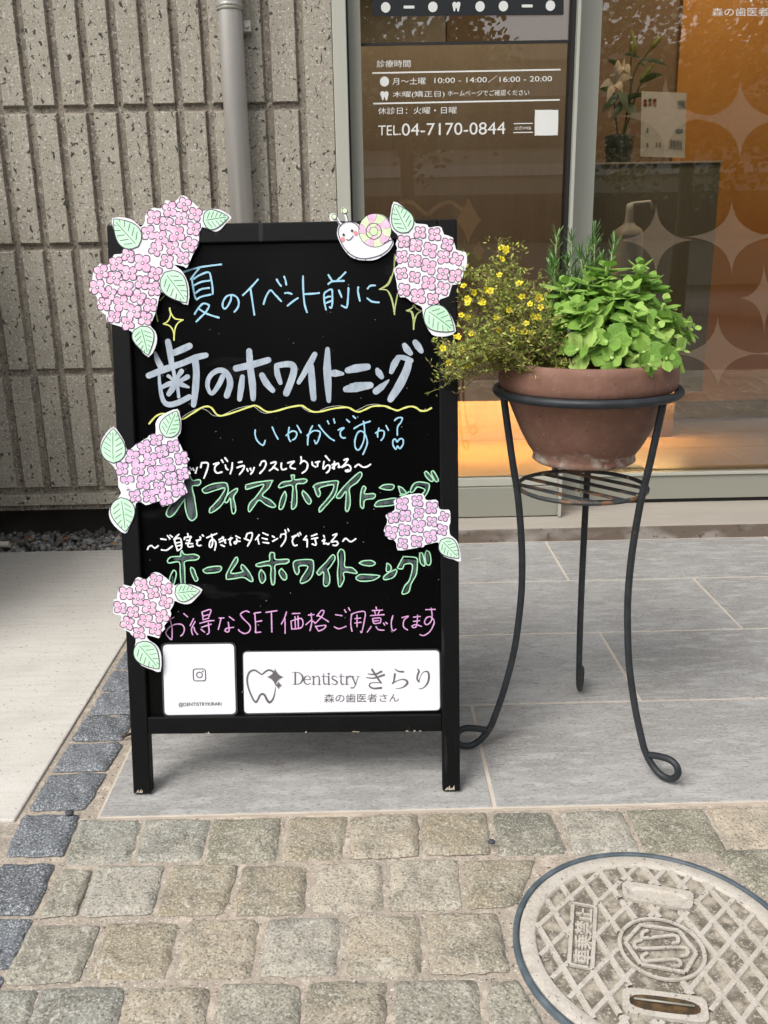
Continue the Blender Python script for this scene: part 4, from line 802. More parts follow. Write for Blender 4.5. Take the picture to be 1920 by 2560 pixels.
cutout('large double pink hydrangea cutout with four leaves on the top left corner of the board', LS,
 "968,35 1010,50 1065,100 1130,160 1170,190 1235,170 1330,172 1400,210 1455,255 1400,310 1350,370 1300,395 1240,380 1160,350 1130,440 1125,520 1070,620 1010,755 980,745 880,725 950,780 1000,860 1030,960 1020,1128 920,1085 820,1030 750,1000 725,1080 700,1190 660,1290 645,1340 690,1390 710,1460 690,1560 625,1650 540,1570 480,1480 455,1395 330,1340 210,1300 200,1230 110,1165 120,1085 85,1020 32,980 60,890 75,800 140,715 220,730 280,625 350,620 375,560 310,480 270,350 265,258 400,258 480,290 548,350 590,290 590,240 640,180 680,155 750,165 800,80 880,100 940,45",
 [(980,122,68),(832,172,75),(1087,224,68),(680,254,75),(954,260,70),(800,320,70),(1075,368,70),(910,415,80),(620,408,70),(749,460,70),(1038,522,75),(868,558,75),(693,576,70),(971,658,70),(805,690,70),(420,637,68),(305,720,75),(566,710,85),(157,803,72),(436,812,80),(688,814,70),(280,858,70),(562,903,70),(113,955,75),(400,964,80),(676,970,70),(238,1010,70),(527,1054,72),(180,1122,68),(357,1111,80),(645,1126,72),(482,1195,75),(283,1247,70),(596,1265,72),(420,1307,70)],
 [((275,268),(527,548)),((1432,250),(1168,290),dict(wid=.38,blunt=.6)),((1008,1110),(785,800)),((622,1635),(545,1338),dict(wid=.38,blunt=.62))], M['pink'], 1)
cutout('tall pink hydrangea cutout with two leaves right of the paper snail', RS,
 "770,20 870,70 960,150 1020,230 1045,290 1130,300 1190,310 1215,345 1310,328 1370,345 1400,430 1510,470 1550,620 1650,640 1685,700 1680,850 1650,890 1600,1050 1500,1060 1460,1200 1350,1240 1345,1310 1430,1370 1500,1470 1550,1640 1440,1700 1330,1705 1250,1680 1180,1580 1140,1470 1125,1345 1070,1310 990,1270 920,1215 855,1215 825,1160 810,1050 790,950 775,860 830,810 795,760 795,680 815,600 795,550 820,480 815,430 760,380 720,290 735,150",
 [(1100,402,78),(1282,428,80),(1440,552,78),(900,522,78),(1052,568,82),(1222,628,90),(875,710,82),(1034,762,85),(1397,715,82),(1562,738,82),(1208,828,95),(876,920,78),(1032,965,78),(1384,922,80),(1542,948,85),(1204,1034,95),(900,1120,80),(1383,1105,88),(1075,1200,95),(1264,1240,80)],
 [((775,45),(955,410)),((1530,1640),(1165,1365))], M['pink'], 2)
cutout('lilac hydrangea cutout with three leaves at the middle left edge of the board', MLk,
 "1350,50 1390,140 1415,290 1400,450 1345,525 1400,640 1440,740 1490,830 1555,880 1510,960 1530,1060 1575,1120 1490,1190 1455,1275 1520,1430 1420,1490 1300,1600 1130,1665 1095,1660 1045,1580 920,1620 820,1645 750,1595 665,1610 650,1700 620,1850 540,2040 485,2115 370,2050 260,1930 215,1800 235,1680 330,1570 415,1445 370,1340 365,1190 340,1100 290,1000 150,880 80,780 80,620 160,460 285,345 380,440 470,590 525,740 660,640 860,520 880,485 990,450 985,300 1050,180 1200,95",
 [(1005,562,110),(803,688,120),(1288,672,110),(612,850,125),(1092,755,115),(900,885,120),(1420,873,120),(438,1037,115),(706,1043,125),(1184,970,130),(988,1112,135),(1436,1122,115),(515,1274,130),(790,1270,130),(1250,1207,120),(1050,1355,115),(1370,1388,130),(648,1500,110),(880,1500,120),(1160,1532,125)],
 [((1345,75),(1150,520)),((287,365),(290,955)),((490,2090),(415,1510))], M['lilac'], 3)
cutout('lilac hydrangea cutout with one leaf at the right edge of the board', (950, 1220, 7.9),
 "850,115 900,230 1000,240 1090,230 1150,270 1165,400 1250,430 1350,430 1385,480 1390,680 1365,750 1375,880 1400,940 1490,1010 1550,1120 1600,1445 1450,1410 1280,1360 1190,1260 1160,1150 1145,1070 1000,1100 880,1130 860,1165 740,1180 540,1215 350,1230 320,1090 260,1020 170,1010 75,840 130,720 140,620 110,540 180,500 280,440 290,350 270,260 330,210 480,150 640,120",
 [(435,312,140),(733,250,125),(1026,392,125),(265,590,120),(498,557,130),(768,495,115),(1263,565,105),(1025,664,115),(218,872,130),(487,836,130),(747,758,145),(1227,828,115),(450,1090,115),(728,1056,130),(1000,960,135)],
 [((1560,1390),(1195,1020))], M['lilac'], 4)
cutout('pink hydrangea cutout with two leaves low on the left post above the square card', (270, 1420, 6.636),
 "810,70 870,95 970,170 1060,250 1110,290 1180,260 1300,265 1430,290 1565,360 1480,480 1380,580 1280,600 1180,575 1100,545 1085,620 1030,710 1050,760 1000,880 930,960 945,1010 880,1080 850,1160 800,1155 650,1115 670,1190 780,1260 850,1350 885,1480 870,1720 740,1690 560,1620 460,1510 435,1420 445,1290 460,1180 380,1100 350,1060 210,980 225,800 150,775 80,740 100,620 90,530 150,510 160,400 260,275 380,310 440,210 500,150 640,185 730,85",
 [(793,202,110),(550,286,120),(968,348,110),(305,420,120),(750,414,115),(498,515,115),(686,650,130),(955,567,110),(205,660,115),(420,728,115),(893,800,120),(617,868,120),(328,910,115),(513,1072,110),(786,1009,115)],
 [((1535,375),(1105,422),dict(wid=.37,blunt=.6)),((850,1675),(480,1240))], M['pink'], 5)
# snail
w = .0012; e, c = sheet_thing('snail_cutout', 'white paper snail cutout with pink and green striped shell on the board top rail', 'paper snail', None, (830 + 400 / 4.997, 590), w)
P = lambda t: loc2(T(*RS, t)[0], c, w)
mb = MB(); mb.poly([(p.x, p.y) for p in crom([Vector((q.x, q.y, 0)) for q in P("-25,180 20,165 55,180 75,225 115,285 170,262 150,180 115,150 120,110 155,90 195,110 205,145 190,180 215,265 290,280 345,310 370,260 450,190 540,168 640,190 710,260 745,380 730,470 765,510 760,570 690,660 560,740 440,755 300,740 200,680 120,570 65,440 70,350 85,310 50,255 0,262 -30,230")], 3, True)], -.0006, 0, 0); mb.build('paper_backing', M['paper'], e)
sc_c = P("537,380")[0]; rk = 192 / 4.997 * PXM; ic = P("522,392")[0]; rk2 = 93 / 4.997 * PXM; rk3 = 46 / 4.997 * PXM
mb = MB()
def ringpt(c_, r_, a): return Vector((c_.x + r_ * math.cos(a), c_.y + r_ * math.sin(a)))
mb.poly([ringpt(sc_c, rk + .0007, 2 * math.pi * j / 48) for j in range(48)], .0002, None, 0)
for k in range(10):
    a0, a1 = 2 * math.pi * k / 10 + .2, 2 * math.pi * (k + 1) / 10 + .2
    o_ = [ringpt(sc_c, rk - .0004, a0 + .012 + (a1 - a0 - .024) * j / 6) for j in range(7)]
    i_ = [ringpt(ic, rk2 + .0006, a0 + .55 + (a1 - a0 - .03) * j / 6) for j in range(7)]
    l_ = [o_[-1].lerp(i_[-1], t) + (i_[-1] - o_[-1]).orthogonal() * .22 * math.sin(math.pi * t) for t in (.25, .5, .75)]
    r2 = [i_[0].lerp(o_[0], t) - (o_[0] - i_[0]).orthogonal() * -.22 * -1 * math.sin(math.pi * t) * -1 for t in (.25, .5, .75)]
    r2 = [o_[0].lerp(i_[0], t) + (i_[0] - o_[0]).orthogonal() * .22 * math.sin(math.pi * t) for t in (.75, .5, .25)]
    mb.poly(o_ + l_ + list(reversed(i_)) + r2, .0003, None, 1 + k % 2)
mb.poly([ringpt(ic, rk2 - .0002, 2 * math.pi * j / 40) for j in range(40)], .0004, None, 0)
for k in range(6):
    a0, a1 = 2 * math.pi * k / 6, 2 * math.pi * (k + 1) / 6
    o_ = [ringpt(ic, rk2 - .0009, a0 + .03 + (a1 - a0 - .06) * j / 6) for j in range(7)]; i_ = [ringpt(ic, rk3, a0 + .5 + (a1 - a0 - .1) * j / 4) for j in range(5)]
    mb.poly(o_ + list(reversed(i_)), .0005, None, 1 + k % 2)
mb.poly([ringpt(ic, rk3 + .0008, 2 * math.pi * j / 24) for j in range(24)], .0006, None, 0); mb.poly([ringpt(ic, rk3 - .0002, 2 * math.pi * j / 24) for j in range(24)], .0007, None, 2)
mb.build('shell', [M['outline'], M['pink'], M['lime_paper']], e)
mb = MB(); n_ = 0
for t in ("345,360 300,300 220,270 140,290 85,350 80,420 130,560 220,670 330,725 450,730 600,690 700,620 755,530 740,500 650,540", "55,240 100,315", "178,168 205,265", "182,495 220,500 265,450", "190,660 180,672", "300,725 296,742", "420,733 418,750", "610,690 620,702"):
    pts = crom([Vector((q.x, q.y, 0)) for q in P(t)], 5); mb.ribbon([(p.x, p.y) for p in pts], .0014, .0009 + n_ * .00003); n_ += 1
mb.build('drawn_lines', M['outline'], e)
for x, y, r, m_ in ((28, 210, 28, 'lime_paper'), (160, 135, 31, 'lime_paper')):
    p = P(f"{x},{y}")[0]; mb = MB(); k = r / 4.997 * PXM; mb.poly([ringpt(p, k + .0007, 2 * math.pi * j / 20) for j in range(20)], .0011, None, 0); mb.poly([ringpt(p, k - .0004, 2 * math.pi * j / 20) for j in range(20)], .0012, None, 1); mb.build('feeler_tip', [M['outline'], M[m_]], e)
for x, y, r, nm, m_ in ((145, 435, 15, 'eye', 'ink'), (250, 385, 15, 'eye', 'ink'), (133, 493, 26, 'cheek', 'cheek'), (296, 415, 26, 'cheek', 'cheek')):
    p = P(f"{x},{y}")[0]; mb = MB(); k = r / 4.997 * PXM; mb.poly([ringpt(p, k, 2 * math.pi * j / 20) for j in range(20)], .0011 + (.0001 if nm == 'eye' else 0), None, 0); mb.build(nm, M[m_], e)
# laminated cards
def rquad(q, r, n=5):
    out = []
    for k in range(4):
        a, b, d = Vector(q[k - 1]), Vector(q[k]), Vector(q[(k + 1) % 4]); u1 = (a - b).normalized() * r; u2 = (d - b).normalized() * r
        for j in range(n + 1):
            t = j / n; out.append((b + u1) * (1 - t) ** 2 + b * 2 * t * (1 - t) + (b + u2) * t * t)
    return out
H = (380, 1590, 3.998); J = (600, 1610, 4.997); J3 = (790, 1610, 4.997); WC = PW + .004
def card(label, blk, outer, inner, r, w):
    cpx = T(*blk, outer)[0][0]; e, c = sheet_thing('laminated_card', label, 'card', None, cpx, w)
    mb = MB(); mb.poly(rquad(loc2(T(*blk, outer)[0], c, w), r * 1.25), -.001, 0); mb.build('laminate', M['laminate'], e)
    mb = MB(); mb.poly(rquad(loc2(T(*blk, inner)[0], c, w), r), .0003); mb.build('paper', M['paper'], e); return e, c
e, c = card('square white laminated card with a camera icon and an account name', H, "86,70 838,62 856,795 112,806", "108,86 818,77 838,778 128,790", .009, WC)
mb = MB(); q = loc2(T(*H, "268,712 696,704 694,658 266,664")[0], c, WC); put_text(mb, "@DENTISTRYKIRARI", q, .0007, bold=.012); mb.build('lettering', M['ink'], e)
mb = MB(); cc_ = loc2(T(*H, "475,388")[0], c, WC)[0]; k = PXM / 3.998
rq = rquad([cc_ + Vector(v) * 62 * k for v in ((-1, -1), (1, -1), (1, 1), (-1, 1))], 26 * k); rq.append(rq[0]); rq.append(rq[1])
mb.ribbon(rq, 9 * k, .0007, cap=False)
cr = [ringpt(cc_, 29 * k, 2 * math.pi * j / 28) for j in range(30)]; mb.ribbon(cr, 9 * k, .0007, cap=False); mb.poly([ringpt(cc_ + Vector((36, 36)) * k, 8 * k, 2 * math.pi * j / 12) for j in range(12)], .0007); mb.build('camera_icon', M['ink'], e)
e, c = card('wide white laminated card with a sparkling tooth logo and clinic name', (0, 0, 1), "605,1627 1101,1622 1103,1777 609,1787", "608,1630 1098,1626 1100,1775 611,1783", .008, WC)
def lstroke(mb, blk, t, wd, z, step=5):
    for pl in T(*blk, t):
        pts = crom([Vector((q.x, q.y, 0)) for q in loc2([pl], c, WC)] if False else [Vector((*(SP(x, y, WC) - c), 0)) for x, y in pl], step); n = len(pts); k = PXM / blk[2]
        if isinstance(wd, (list, tuple)):
            m_ = len(wd) - 1; W = [(wd[min(m_, int(i / (n - 1) * m_))] * (1 - (i / (n - 1) * m_) % 1) + wd[min(m_, int(i / (n - 1) * m_) + 1)] * ((i / (n - 1) * m_) % 1)) * k for i in range(n)]
        else: W = [wd * k] * n
        lstroke.z += .00002; mb.ribbon([(p.x, p.y) for p in pts], W, z + lstroke.z % .0006, 0, 3e-5)
lstroke.z = 0.
mb = MB(); lstroke(mb, J, "440,370 400,335 355,325 310,350 275,378 235,355 180,325 120,350 92,420 95,500 120,590 165,690 200,725 225,690 250,640 280,622 310,640 340,700 370,728 410,690 435,610 443,535", [22, 24, 24, 20, 18, 20, 22, 24, 24, 22, 20, 22, 24, 22, 24, 26, 28, 30, 30, 24, 14, 6], .0007)
for x, y, ax, ay in ((440, 408, 110, 112), (481, 512, 50, 52)):
    mb.poly([SP(600 + px / 4.997, 1610 + py / 4.997, WC) - c for px, py in star_pts(x, y, ax, ay, 8, 3.2)], .0016)
mb.build('tooth_logo', M['ink_grey'], e)
mb = MB()
for t, wd in (("690,355 690,500", 20), ("655,353 730,353", 6), ("655,503 720,503", 6), ("700,353 745,362 780,400 780,450 748,492 700,503", [6, 12, 22, 22, 12, 6]), ("800,442 882,440", 8), ("880,440 868,408 838,396 806,420 800,455 815,490 848,502 884,484", [10, 12, 8, 16, 18, 16, 10, 6]),
 ("918,402 918,503", 17), ("897,503 945,503", 6), ("925,425 958,398 984,410 990,440 990,503", [6, 10, 16, 17, 17]), ("968,503 1012,503", 6), ("896,408 918,400", 8), ("1045,370 1045,475 1062,500 1086,493", [10, 17, 16, 6]), ("1018,402 1082,402", 7), ("1108,402 1108,503", 17), ("1088,503 1130,503", 6), ("1088,408 1108,402", 8), ("1104,370 1111,370", 24),
 ("1212,416 1186,398 1155,405 1152,430 1185,450 1214,470 1205,495 1175,503 1148,488", [8, 8, 12, 16, 18, 16, 12, 8, 8]), ("1262,370 1262,478 1280,501 1302,493", [10, 17, 16, 6]), ("1235,402 1302,402", 7), ("1332,402 1332,503", 17), ("1312,503 1356,503", 6), ("1338,428 1356,402 1380,402", [6, 12, 20]), ("1402,404 1443,503", 17), ("1476,404 1442,500 1420,540 1390,545", [7, 8, 8, 18]), ("1385,403 1424,403", 6), ("1458,403 1494,403", 6)): lstroke(mb, J, t, wd, .0007)
for t, wd in (("650,370 740,375 815,340", [10, 16, 26]), ("630,415 720,425 850,385", [10, 18, 28]), ("700,318 740,380 780,440 815,485", [26, 24, 24, 20]), ("815,485 740,480 680,490 668,525 720,553 815,546", [12, 10, 14, 20, 22, 28]), ("985,312 1030,340 1090,345", [10, 18, 24]), ("985,375 970,470 955,490", [26, 20, 20]), ("965,488 1020,455 1080,440 1130,455 1140,490 1100,530 1050,550 995,556", [12, 10, 14, 26, 28, 18, 10, 6]), ("1270,310 1285,340 1265,400 1265,440 1285,470", [14, 24, 22, 20, 22]), ("1285,470 1310,390 1350,345 1400,350 1410,420 1390,490 1340,545 1285,558", [8, 8, 10, 22, 26, 22, 12, 6])): lstroke(mb, J3, t, wd, .0007)
q = [SP(*p, WC) - c for p in (T(*J, "1050,732")[0][0], T(*J3, "1035,722")[0][0], T(*J3, "1035,618")[0][0], T(*J, "1050,622")[0][0])]
put_text(mb, "森の歯医者さん", q, .0007, bold=.004); mb.build('lettering', M['ink_grey'], e)

# ================================================================== PLANT STAND
SC = Vector((.402, 1.673, 0))
stand = empty('plant_stand', SC); tag(stand, 'slim black wrought iron three legged plant stand under the terracotta pot', 'plant stand')
mb = MB(); seg = 64; mb.tube([(.1675 * math.cos(a), .1675 * math.sin(a),   .735) for a in (2 * math.pi * k / seg for k in range(seg + 1))], .0079, 12, cap=False); mb.build('top_ring', M['iron'], stand)
prof = [(.735, .162), (.66, .150), (.60, .140), (.54, .129), (.46, .120), (.39, .116), (.32, .117), (.22, .127), (.13, .147), (.070, .166), (.047, .175), (.024, .192), (.0105, .213), (.0125, .235), (.028, .247), (.044, .243), (.051, .228), (.048, .205), (.042, .184)]
for foot in ((.553, 1.503), (.472, 1.889), (.178, 1.636)):
    d = Vector((foot[0] - SC.x, foot[1] - SC.y, 0)).normalized(); pts = crom([d * r + Vector((0, 0, z)) for z, r in prof], 4)
    mb = MB(); mb.tube(pts, .0067, 12); mb.build('leg', M['iron'], stand)
ZS = .548; mb = MB(); RSH = .122
mb.tube([(RSH * math.cos(a), RSH * math.sin(a), ZS) for a in (2 * math.pi * k / 48 for k in range(49))], .0042, 8, cap=False); mb.build('shelf_ring', M['rusty'], stand)
s7 = lambda x, y: G(1150 + x / 2.155, 1150 + y / 2.155, ZS)
dd = (s7(920, 215) - s7(390, 95)); dd.z = 0; dd.normalize(); nn = Vector((-dd.y, dd.x, 0))
for off in (-.075, -.026, .024, .072):
    h = math.sqrt(RSH ** 2 - off ** 2); mb = MB(); a, b = nn * off - dd * h, nn * off + dd * h
    i = [a + nn * .006, a - nn * .006, b - nn * .006, b + nn * .006]
    v0 = mb.add([p + Vector((0, 0, ZS - .002)) for p in i] + [p + Vector((0, 0, ZS + .0015)) for p in i])
    for q in ((3, 2, 1, 0), (4, 5, 6, 7), (0, 1, 5, 4), (1, 2, 6, 5), (2, 3, 7, 6), (3, 0, 4, 7)): mb.face([v0 + k for k in q])
    mb.build('shelf_slat', M['rusty'], stand)

# ================================================================== POT
pot = empty('flower_pot', SC + Vector((0, 0, .6015))); tag(pot, 'round brown terracotta bowl pot with a thick rim and lime stains', 'flower pot')
mb = MB()
bowl = [(.0005, 0), (.0905, 0), (.0960, .003), (.0950, .009), (.0940, .014), (.106, .030), (.1195, .056), (.1330, .086), (.1445, .114), (.151, .138)]
mb.lathe(bowl, 72); mb.build('bowl', M['terracotta'], pot)
mb = MB(); mb.lathe([(.1505, .1385), (.159, .1385), (.1625, .143), (.1640, .155), (.1640, .177), (.1622, .187), (.158, .1915), (.152, .1915), (.1475, .187), (.146, .168), (.145, .139)], 72); mb.build('rim', M['terracotta'], pot)
mb = MB(); rr = random.Random(5); n = 72; rings = []
for k in range(n + 1):                                     # crusty lime bloom round the foot, a shell just proud of the bowl
    a = 2 * math.pi * k / n; hh = .007 + .020 * max(0, math.sin(a * 3 + 1)) * rr.uniform(.4, 1) + rr.uniform(0, .003)
    rings.append(mb.add([((r + .0007) * math.cos(a), (r + .0007) * math.sin(a), z) for r, z in ((.0910, -.0006), (.0960, .003), (.0950, .009), (.0940, .014), (.0940 + .75 * max(0, hh - .002), .0125 + hh))]))
for k in range(n):
    for j in range(4): mb.face((rings[k] + j, rings[k + 1] + j, rings[k + 1] + j + 1, rings[k] + j + 1), 0, True)
mb.build('lime_crust', M['lime_stain'], pot)
mb = MB(); mb.lathe([(.0005, .164), (.146, .164)], 40); mb.build('soil', M['soil'], pot)
PZ = .6015 + .164
rr = random.Random(11); mb = MB()
for k in range(240):
    a, r = rr.uniform(0, 6.28), .143 * math.sqrt(rr.random()); L_ = rr.uniform(.010, .030)
    A_ = Matrix.Rotation(rr.uniform(0, 6.28), 3, 'Z') @ Matrix.Rotation(rr.uniform(-.5, .5), 3, 'X') @ Matrix.Rotation(rr.uniform(-.4, .4), 3, 'Y'); c0 = Vector((SC.x + min(r, .128) * math.cos(a), SC.y + min(r, .128) * math.sin(a), PZ + .004 + rr.uniform(0, .016)))
    hw = L_ * rr.uniform(.18, .4)
    p8 = [Vector((x * L_ / 2 * rr.uniform(.75, 1), y * hw * rr.uniform(.6, 1.1), z * .0022)) for z in (-1, 1) for y in (-1, 1) for x in (-1, 1)]
    i = mb.add([c0 + A_ @ p for p in p8])
    for q in ((0, 2, 3, 1), (4, 5, 7, 6), (0, 1, 5, 4), (2, 6, 7, 3), (0, 4, 6, 2), (1, 3, 7, 5)): mb.face([i + k_ for k_ in q])
tag(mb.build('bark_mulch', M['bark']), kind='stuff')

# ================================================================== PLANTS
def AP(px, py, dy=0.): return PL(px, py, SC.y + dy)
def frame(n):
    n = n.normalized(); a = n.orthogonal().normalized(); return a, n.cross(a)
# --- fleshy herb with round crenate leaves
rr = random.Random(21)
herb = empty('fleshy_herb', (SC.x + .06, SC.y, PZ)); tag(herb, 'bright green bushy herb with round scalloped leaves on the right of the pot', 'plant'); f = loc((SC.x + .06, SC.y, PZ))
lf, stm = MB(), MB()
def round_leaf(mb, base, d, nrm, L_, wd, cup):
    """one thick scalloped leaf: base point, direction, upper-side normal"""
    d = d.normalized(); s = nrm.cross(d).normalized(); nrm = d.cross(s).normalized(); n = 11
    rows = []
    for k in range(n + 1):
        t = k / n; wk = wd * (.16 + .84 * math.sin(math.pi * min(1, t * .98 + .02) ** 1.15) ** .7) if 0 < t < 1 else wd * (.14 if t == 0 else .30)
        wk *= 1 + (.07 if k % 2 else -.06)
        x = L_ * t; z = cup * L_ * (4 * t * t * .25 - .9 * t * t * t) ; rows.append([(x * (1 - .03 * abs(j)), j * wk / 2, z - (.10 * wk if j == 0 else 0) + (.035 * wk if abs(j) == 1 else 0)) for j in (-2, -1, 0, 1, 2)])
    # width samples at -1,-.5,0,.5,1
    i = mb.add([base + d * p[0] + s * (p[1] * .5) * 1.0 + nrm * p[2] for row in rows for p in row])
    for k in range(n):
        for j in range(4): mb.face((i + 5 * k + j, i + 5 * k + j + 1, i + 5 * k + 6 + j, i + 5 * k + 5 + j), 0, True)
def rosette(c, ax, size, pairs, first=0.):
    a, b = frame(ax); rot = rr.uniform(0, 3.14)
    for k in range(pairs):
        q = k / max(1, pairs - 1)
        for sgn in (0, math.pi):
            an = rot + k * math.pi / 2 + sgn + rr.uniform(-.25, .25); out = a * math.cos(an) + b * math.sin(an)
            el = (.02 + .85 * q) + rr.uniform(-.15, .15); d = out * math.cos(el) + ax * math.sin(el); nn_ = ax * math.cos(el) - out * math.sin(el)
            L_ = size * (1.08 - .66 * q) * rr.uniform(.85, 1.12); base = c + ax * (first + (q - 1) * size * .55) + out * .003
            round_leaf(lf, base, d, nn_, L_, L_ * rr.uniform(.84, .98), rr.uniform(-.25, .12))
# tips of the shoots: (px, py, depth offset, size, upward tendency)
HT = [(450, 215, .03, 34, 1), (535, 195, .03, 34, 1), (590, 150, .05, 34, 1), (695, 155, .05, 34, 1), (612, 235, -.01, 34, 1), (655, 225, .0, 34, 1), (725, 200, .08, 30, .9), (495, 275, -.06, 37, .8), (438, 305, -.03, 35, .65), (395, 290, .01, 32, .6), (680, 300, -.07, 38, .7), (775, 275, .02, 36, .6), (832, 335, .02, 34, .35), (748, 355, -.09, 30, .4), (585, 400, -.12, 38, .12), (488, 425, -.115, 33, .2), (600, 452, -.135, 28, .12), (665, 390, -.11, 34, .3), (708, 436, -.135, 32, .15), (782, 455, -.135, 28, .0), (735, 478, -.165, 20, -.3), (830, 425, -.05, 34, .1), (868, 360, .03, 30, .3), (560, 305, -.02, 34, .8), (625, 330, -.04, 34, .7), (530, 350, -.09, 32, .5), (425, 375, -.05, 32, .3), (800, 300, .06, 32, .5), (760, 400, -.06, 34, .3), (560, 235, .07, 32, 1), (640, 280, .05, 32, .9), (700, 260, .05, 32, .9), (500, 240, .06, 32, .9), (800, 385, .0, 32, .3), (670, 345, -.05, 34, .6)]
tips = [(1060 + x / 1.286, 540 + y / 1.286, dy, sz, u) for x, y, dy, sz, u in HT]
for px, py, dy, sz, upw in tips:
    c_ = AP(px, py, dy); root = Vector((SC.x + .065 + rr.uniform(-.045, .045), SC.y + dy * .55 + rr.uniform(-.02, .02), PZ + .002))
    up = Vector((0, 0, 1)); out = (c_ - root); out.z *= .3
    ax = (up * max(.05, upw + .15) + out.normalized() * (1.05 - upw) + Vector((0, -.10 if upw > .6 else -.30, 0)) + Vector((rr.uniform(-.2, .2), rr.uniform(-.2, .1), 0))).normalized()
    mid = root.lerp(c_, .55) + Vector((0, 0, .012)) * (1 if upw > .3 else 2)
    end = c_ - ax * .004; pth = crom([root, mid, end - ax * .02, end], 5); stm.tube([f(p) for p in pth], [.0048 - .0016 * k / len(pth) for k in range(len(pth))], 8)
    s_ = sz / 1340 * rr.uniform(1.3, 1.55) * (1.14 if upw > .6 else .98)
    rosette(c_, ax, s_, 3 if upw < .7 else 4)
    # older leaf pairs lower on the shoot
    for t in ((.82, .66, .45) if upw > .6 else (.74, .5) if upw > .2 else (.78,)):
        k = int(t * (len(pth) - 1)); p = pth[k]; tg = (pth[min(k + 1, len(pth) - 1)] - pth[max(0, k - 1)]).normalized(); a, b = frame(tg); an = rr.uniform(0, 3.14)
        if p.z < PZ + .02: continue
        for sg in (0, math.pi):
            o_ = a * math.cos(an + sg) + b * math.sin(an + sg); d = (o_ + tg * .25 + Vector((0, 0, -.1))).normalized(); round_leaf(lf, p + o_ * .003, d, (tg - o_ * .2).normalized(), s_ * rr.uniform(.95, 1.2), s_ * rr.uniform(.85, 1.0), rr.uniform(-.3, .05))
lf.v = [tuple(f(Vector(p))) for p in lf.v]
lf.build('foliage', M['oregano'], herb); stm.build('stems', M['oregano_stem'], herb)
# --- rosemary at the back
rr = random.Random(31)
ros = empty('rosemary', (SC.x + .03, SC.y + .08, PZ)); tag(ros, 'dark green rosemary with upright needle leaved sprigs at the back of the pot', 'plant'); f = loc((SC.x + .03, SC.y + .08, PZ))
lf, stm = MB(), MB()
for px, py, bx in ((1392, 578, 1410), (1428, 582, 1440), (1487, 566, 1465), (1535, 595, 1510), (1380, 660, 1405), (1450, 620, 1450), (1468, 655, 1470), (1415, 640, 1430), (1500, 640, 1490), (1372, 720, 1400), (1395, 690, 1420), (1440, 680, 1450), (1385, 640, 1410), (1470, 610, 1460)):
    top = AP(px, py + 14, .075 + rr.uniform(-.01, .02)); root = AP(bx, 880, .07); root.z = PZ; mid = root.lerp(top, .6) + Vector((rr.uniform(-.012, .012), rr.uniform(-.01, .01), 0))
    pth = crom([root, mid, top], 12); stm.tube([f(p) for p in pth], [.0026 - .0014 * k / len(pth) for k in range(len(pth))], 6)
    for k in range(3, len(pth)):
        tg = (pth[k] - pth[k - 1]).normalized(); a, b = frame(tg)
        for m_ in range(4):
            an = rr.uniform(0, 6.28); o_ = a * math.cos(an) + b * math.sin(an); el = .35 + .9 * (k / len(pth)) ** 3; d = o_ * math.cos(el) + tg * math.sin(el)
            L_ = rr.uniform(.017, .027); p = pth[k] + tg * rr.uniform(-.004, .004); blade(lf, f(p), f(p) + d * L_, .0014, d.cross(o_.cross(tg)) * 0 + Vector((0, 0, -.003)) + tg * .003, 0, 4, lambda t: .9 if t < .8 else .5, up=tg)
lf.build('needles', M['rosemary'], ros); stm.build('stems', M['rosemary_stem'], ros)
# --- wiry yellow flowered plant
rr = random.Random(41)
yel = empty('yellow_flowered_plant', (SC.x - .08, SC.y, PZ)); tag(yel, 'wiry plant with tiny yellow flowers trailing over the left rim of the pot', 'plant'); f = loc((SC.x - .08, SC.y, PZ))
lf, stm = MB(), MB()
env = []
def tiny_leaf(p, d, L_):
    s = d.orthogonal().normalized(); s = (Matrix.Rotation(rr.uniform(0, 6.28), 3, d) @ s) * L_ * .19
    i = lf.add([f(p), f(p + d * L_ * .5 + s), f(p + d * L_), f(p + d * L_ * .5 - s)]); lf.face((i, i + 1, i + 2, i + 3))
def wiry(root, tip, sag, n=16, leafy=1.0, sub=True):
    mid = root.lerp(tip, .5) + Vector((rr.uniform(-.02, .02), rr.uniform(-.02, .02), sag)); pth = crom([root, mid, tip], n // 2)
    pth = [p + Vector((rr.uniform(-.0015, .0015), rr.uniform(-.0015, .0015), rr.uniform(-.0015, .0015))) for p in pth]
    stm.tube([f(p) for p in pth], .00075 if sub else .0005, 4, cap=False)
    for k in range(2, len(pth)):
        tg = (pth[k] - pth[k - 1]).normalized()
        for m_ in range(int(1.5 * leafy + rr.random())):
            d = (tg * rr.uniform(-.1, .8) + Vector((rr.uniform(-1, 1), rr.uniform(-1, 1), rr.uniform(-.6, 1)))).normalized(); tiny_leaf(pth[k] + tg * rr.uniform(-.003, .003), d, rr.uniform(.005, .011))
        if sub and rr.random() < .75:
            d = (tg * .5 + Vector((rr.uniform(-1, 1), rr.uniform(-1, .6), rr.uniform(-.5, 1)))).normalized() * rr.uniform(.015, .04); wiry(pth[k], pth[k] + d, .003, 6, 1.1, False)
def inside():
    # crown outline in the photo: a mound left of the herb
    while True:
        px = rr.uniform(1142, 1365); top = 690 - 20 * math.sin((px - 1120) / 245 * 3.14) + (30 if px < 1160 else 0); py = rr.uniform(top, 930)
        if py < 930 - max(0, (1200 - px)) * .2: return px, py
for k in range(84):
    px, py = inside(); dy = rr.uniform(-.11, .08); tip = AP(px, py, dy); root = Vector((SC.x - .085 + rr.uniform(-.05, .05), SC.y + dy * .5 + rr.uniform(-.02, .02), PZ)); wiry(root, tip, rr.uniform(0, .02))
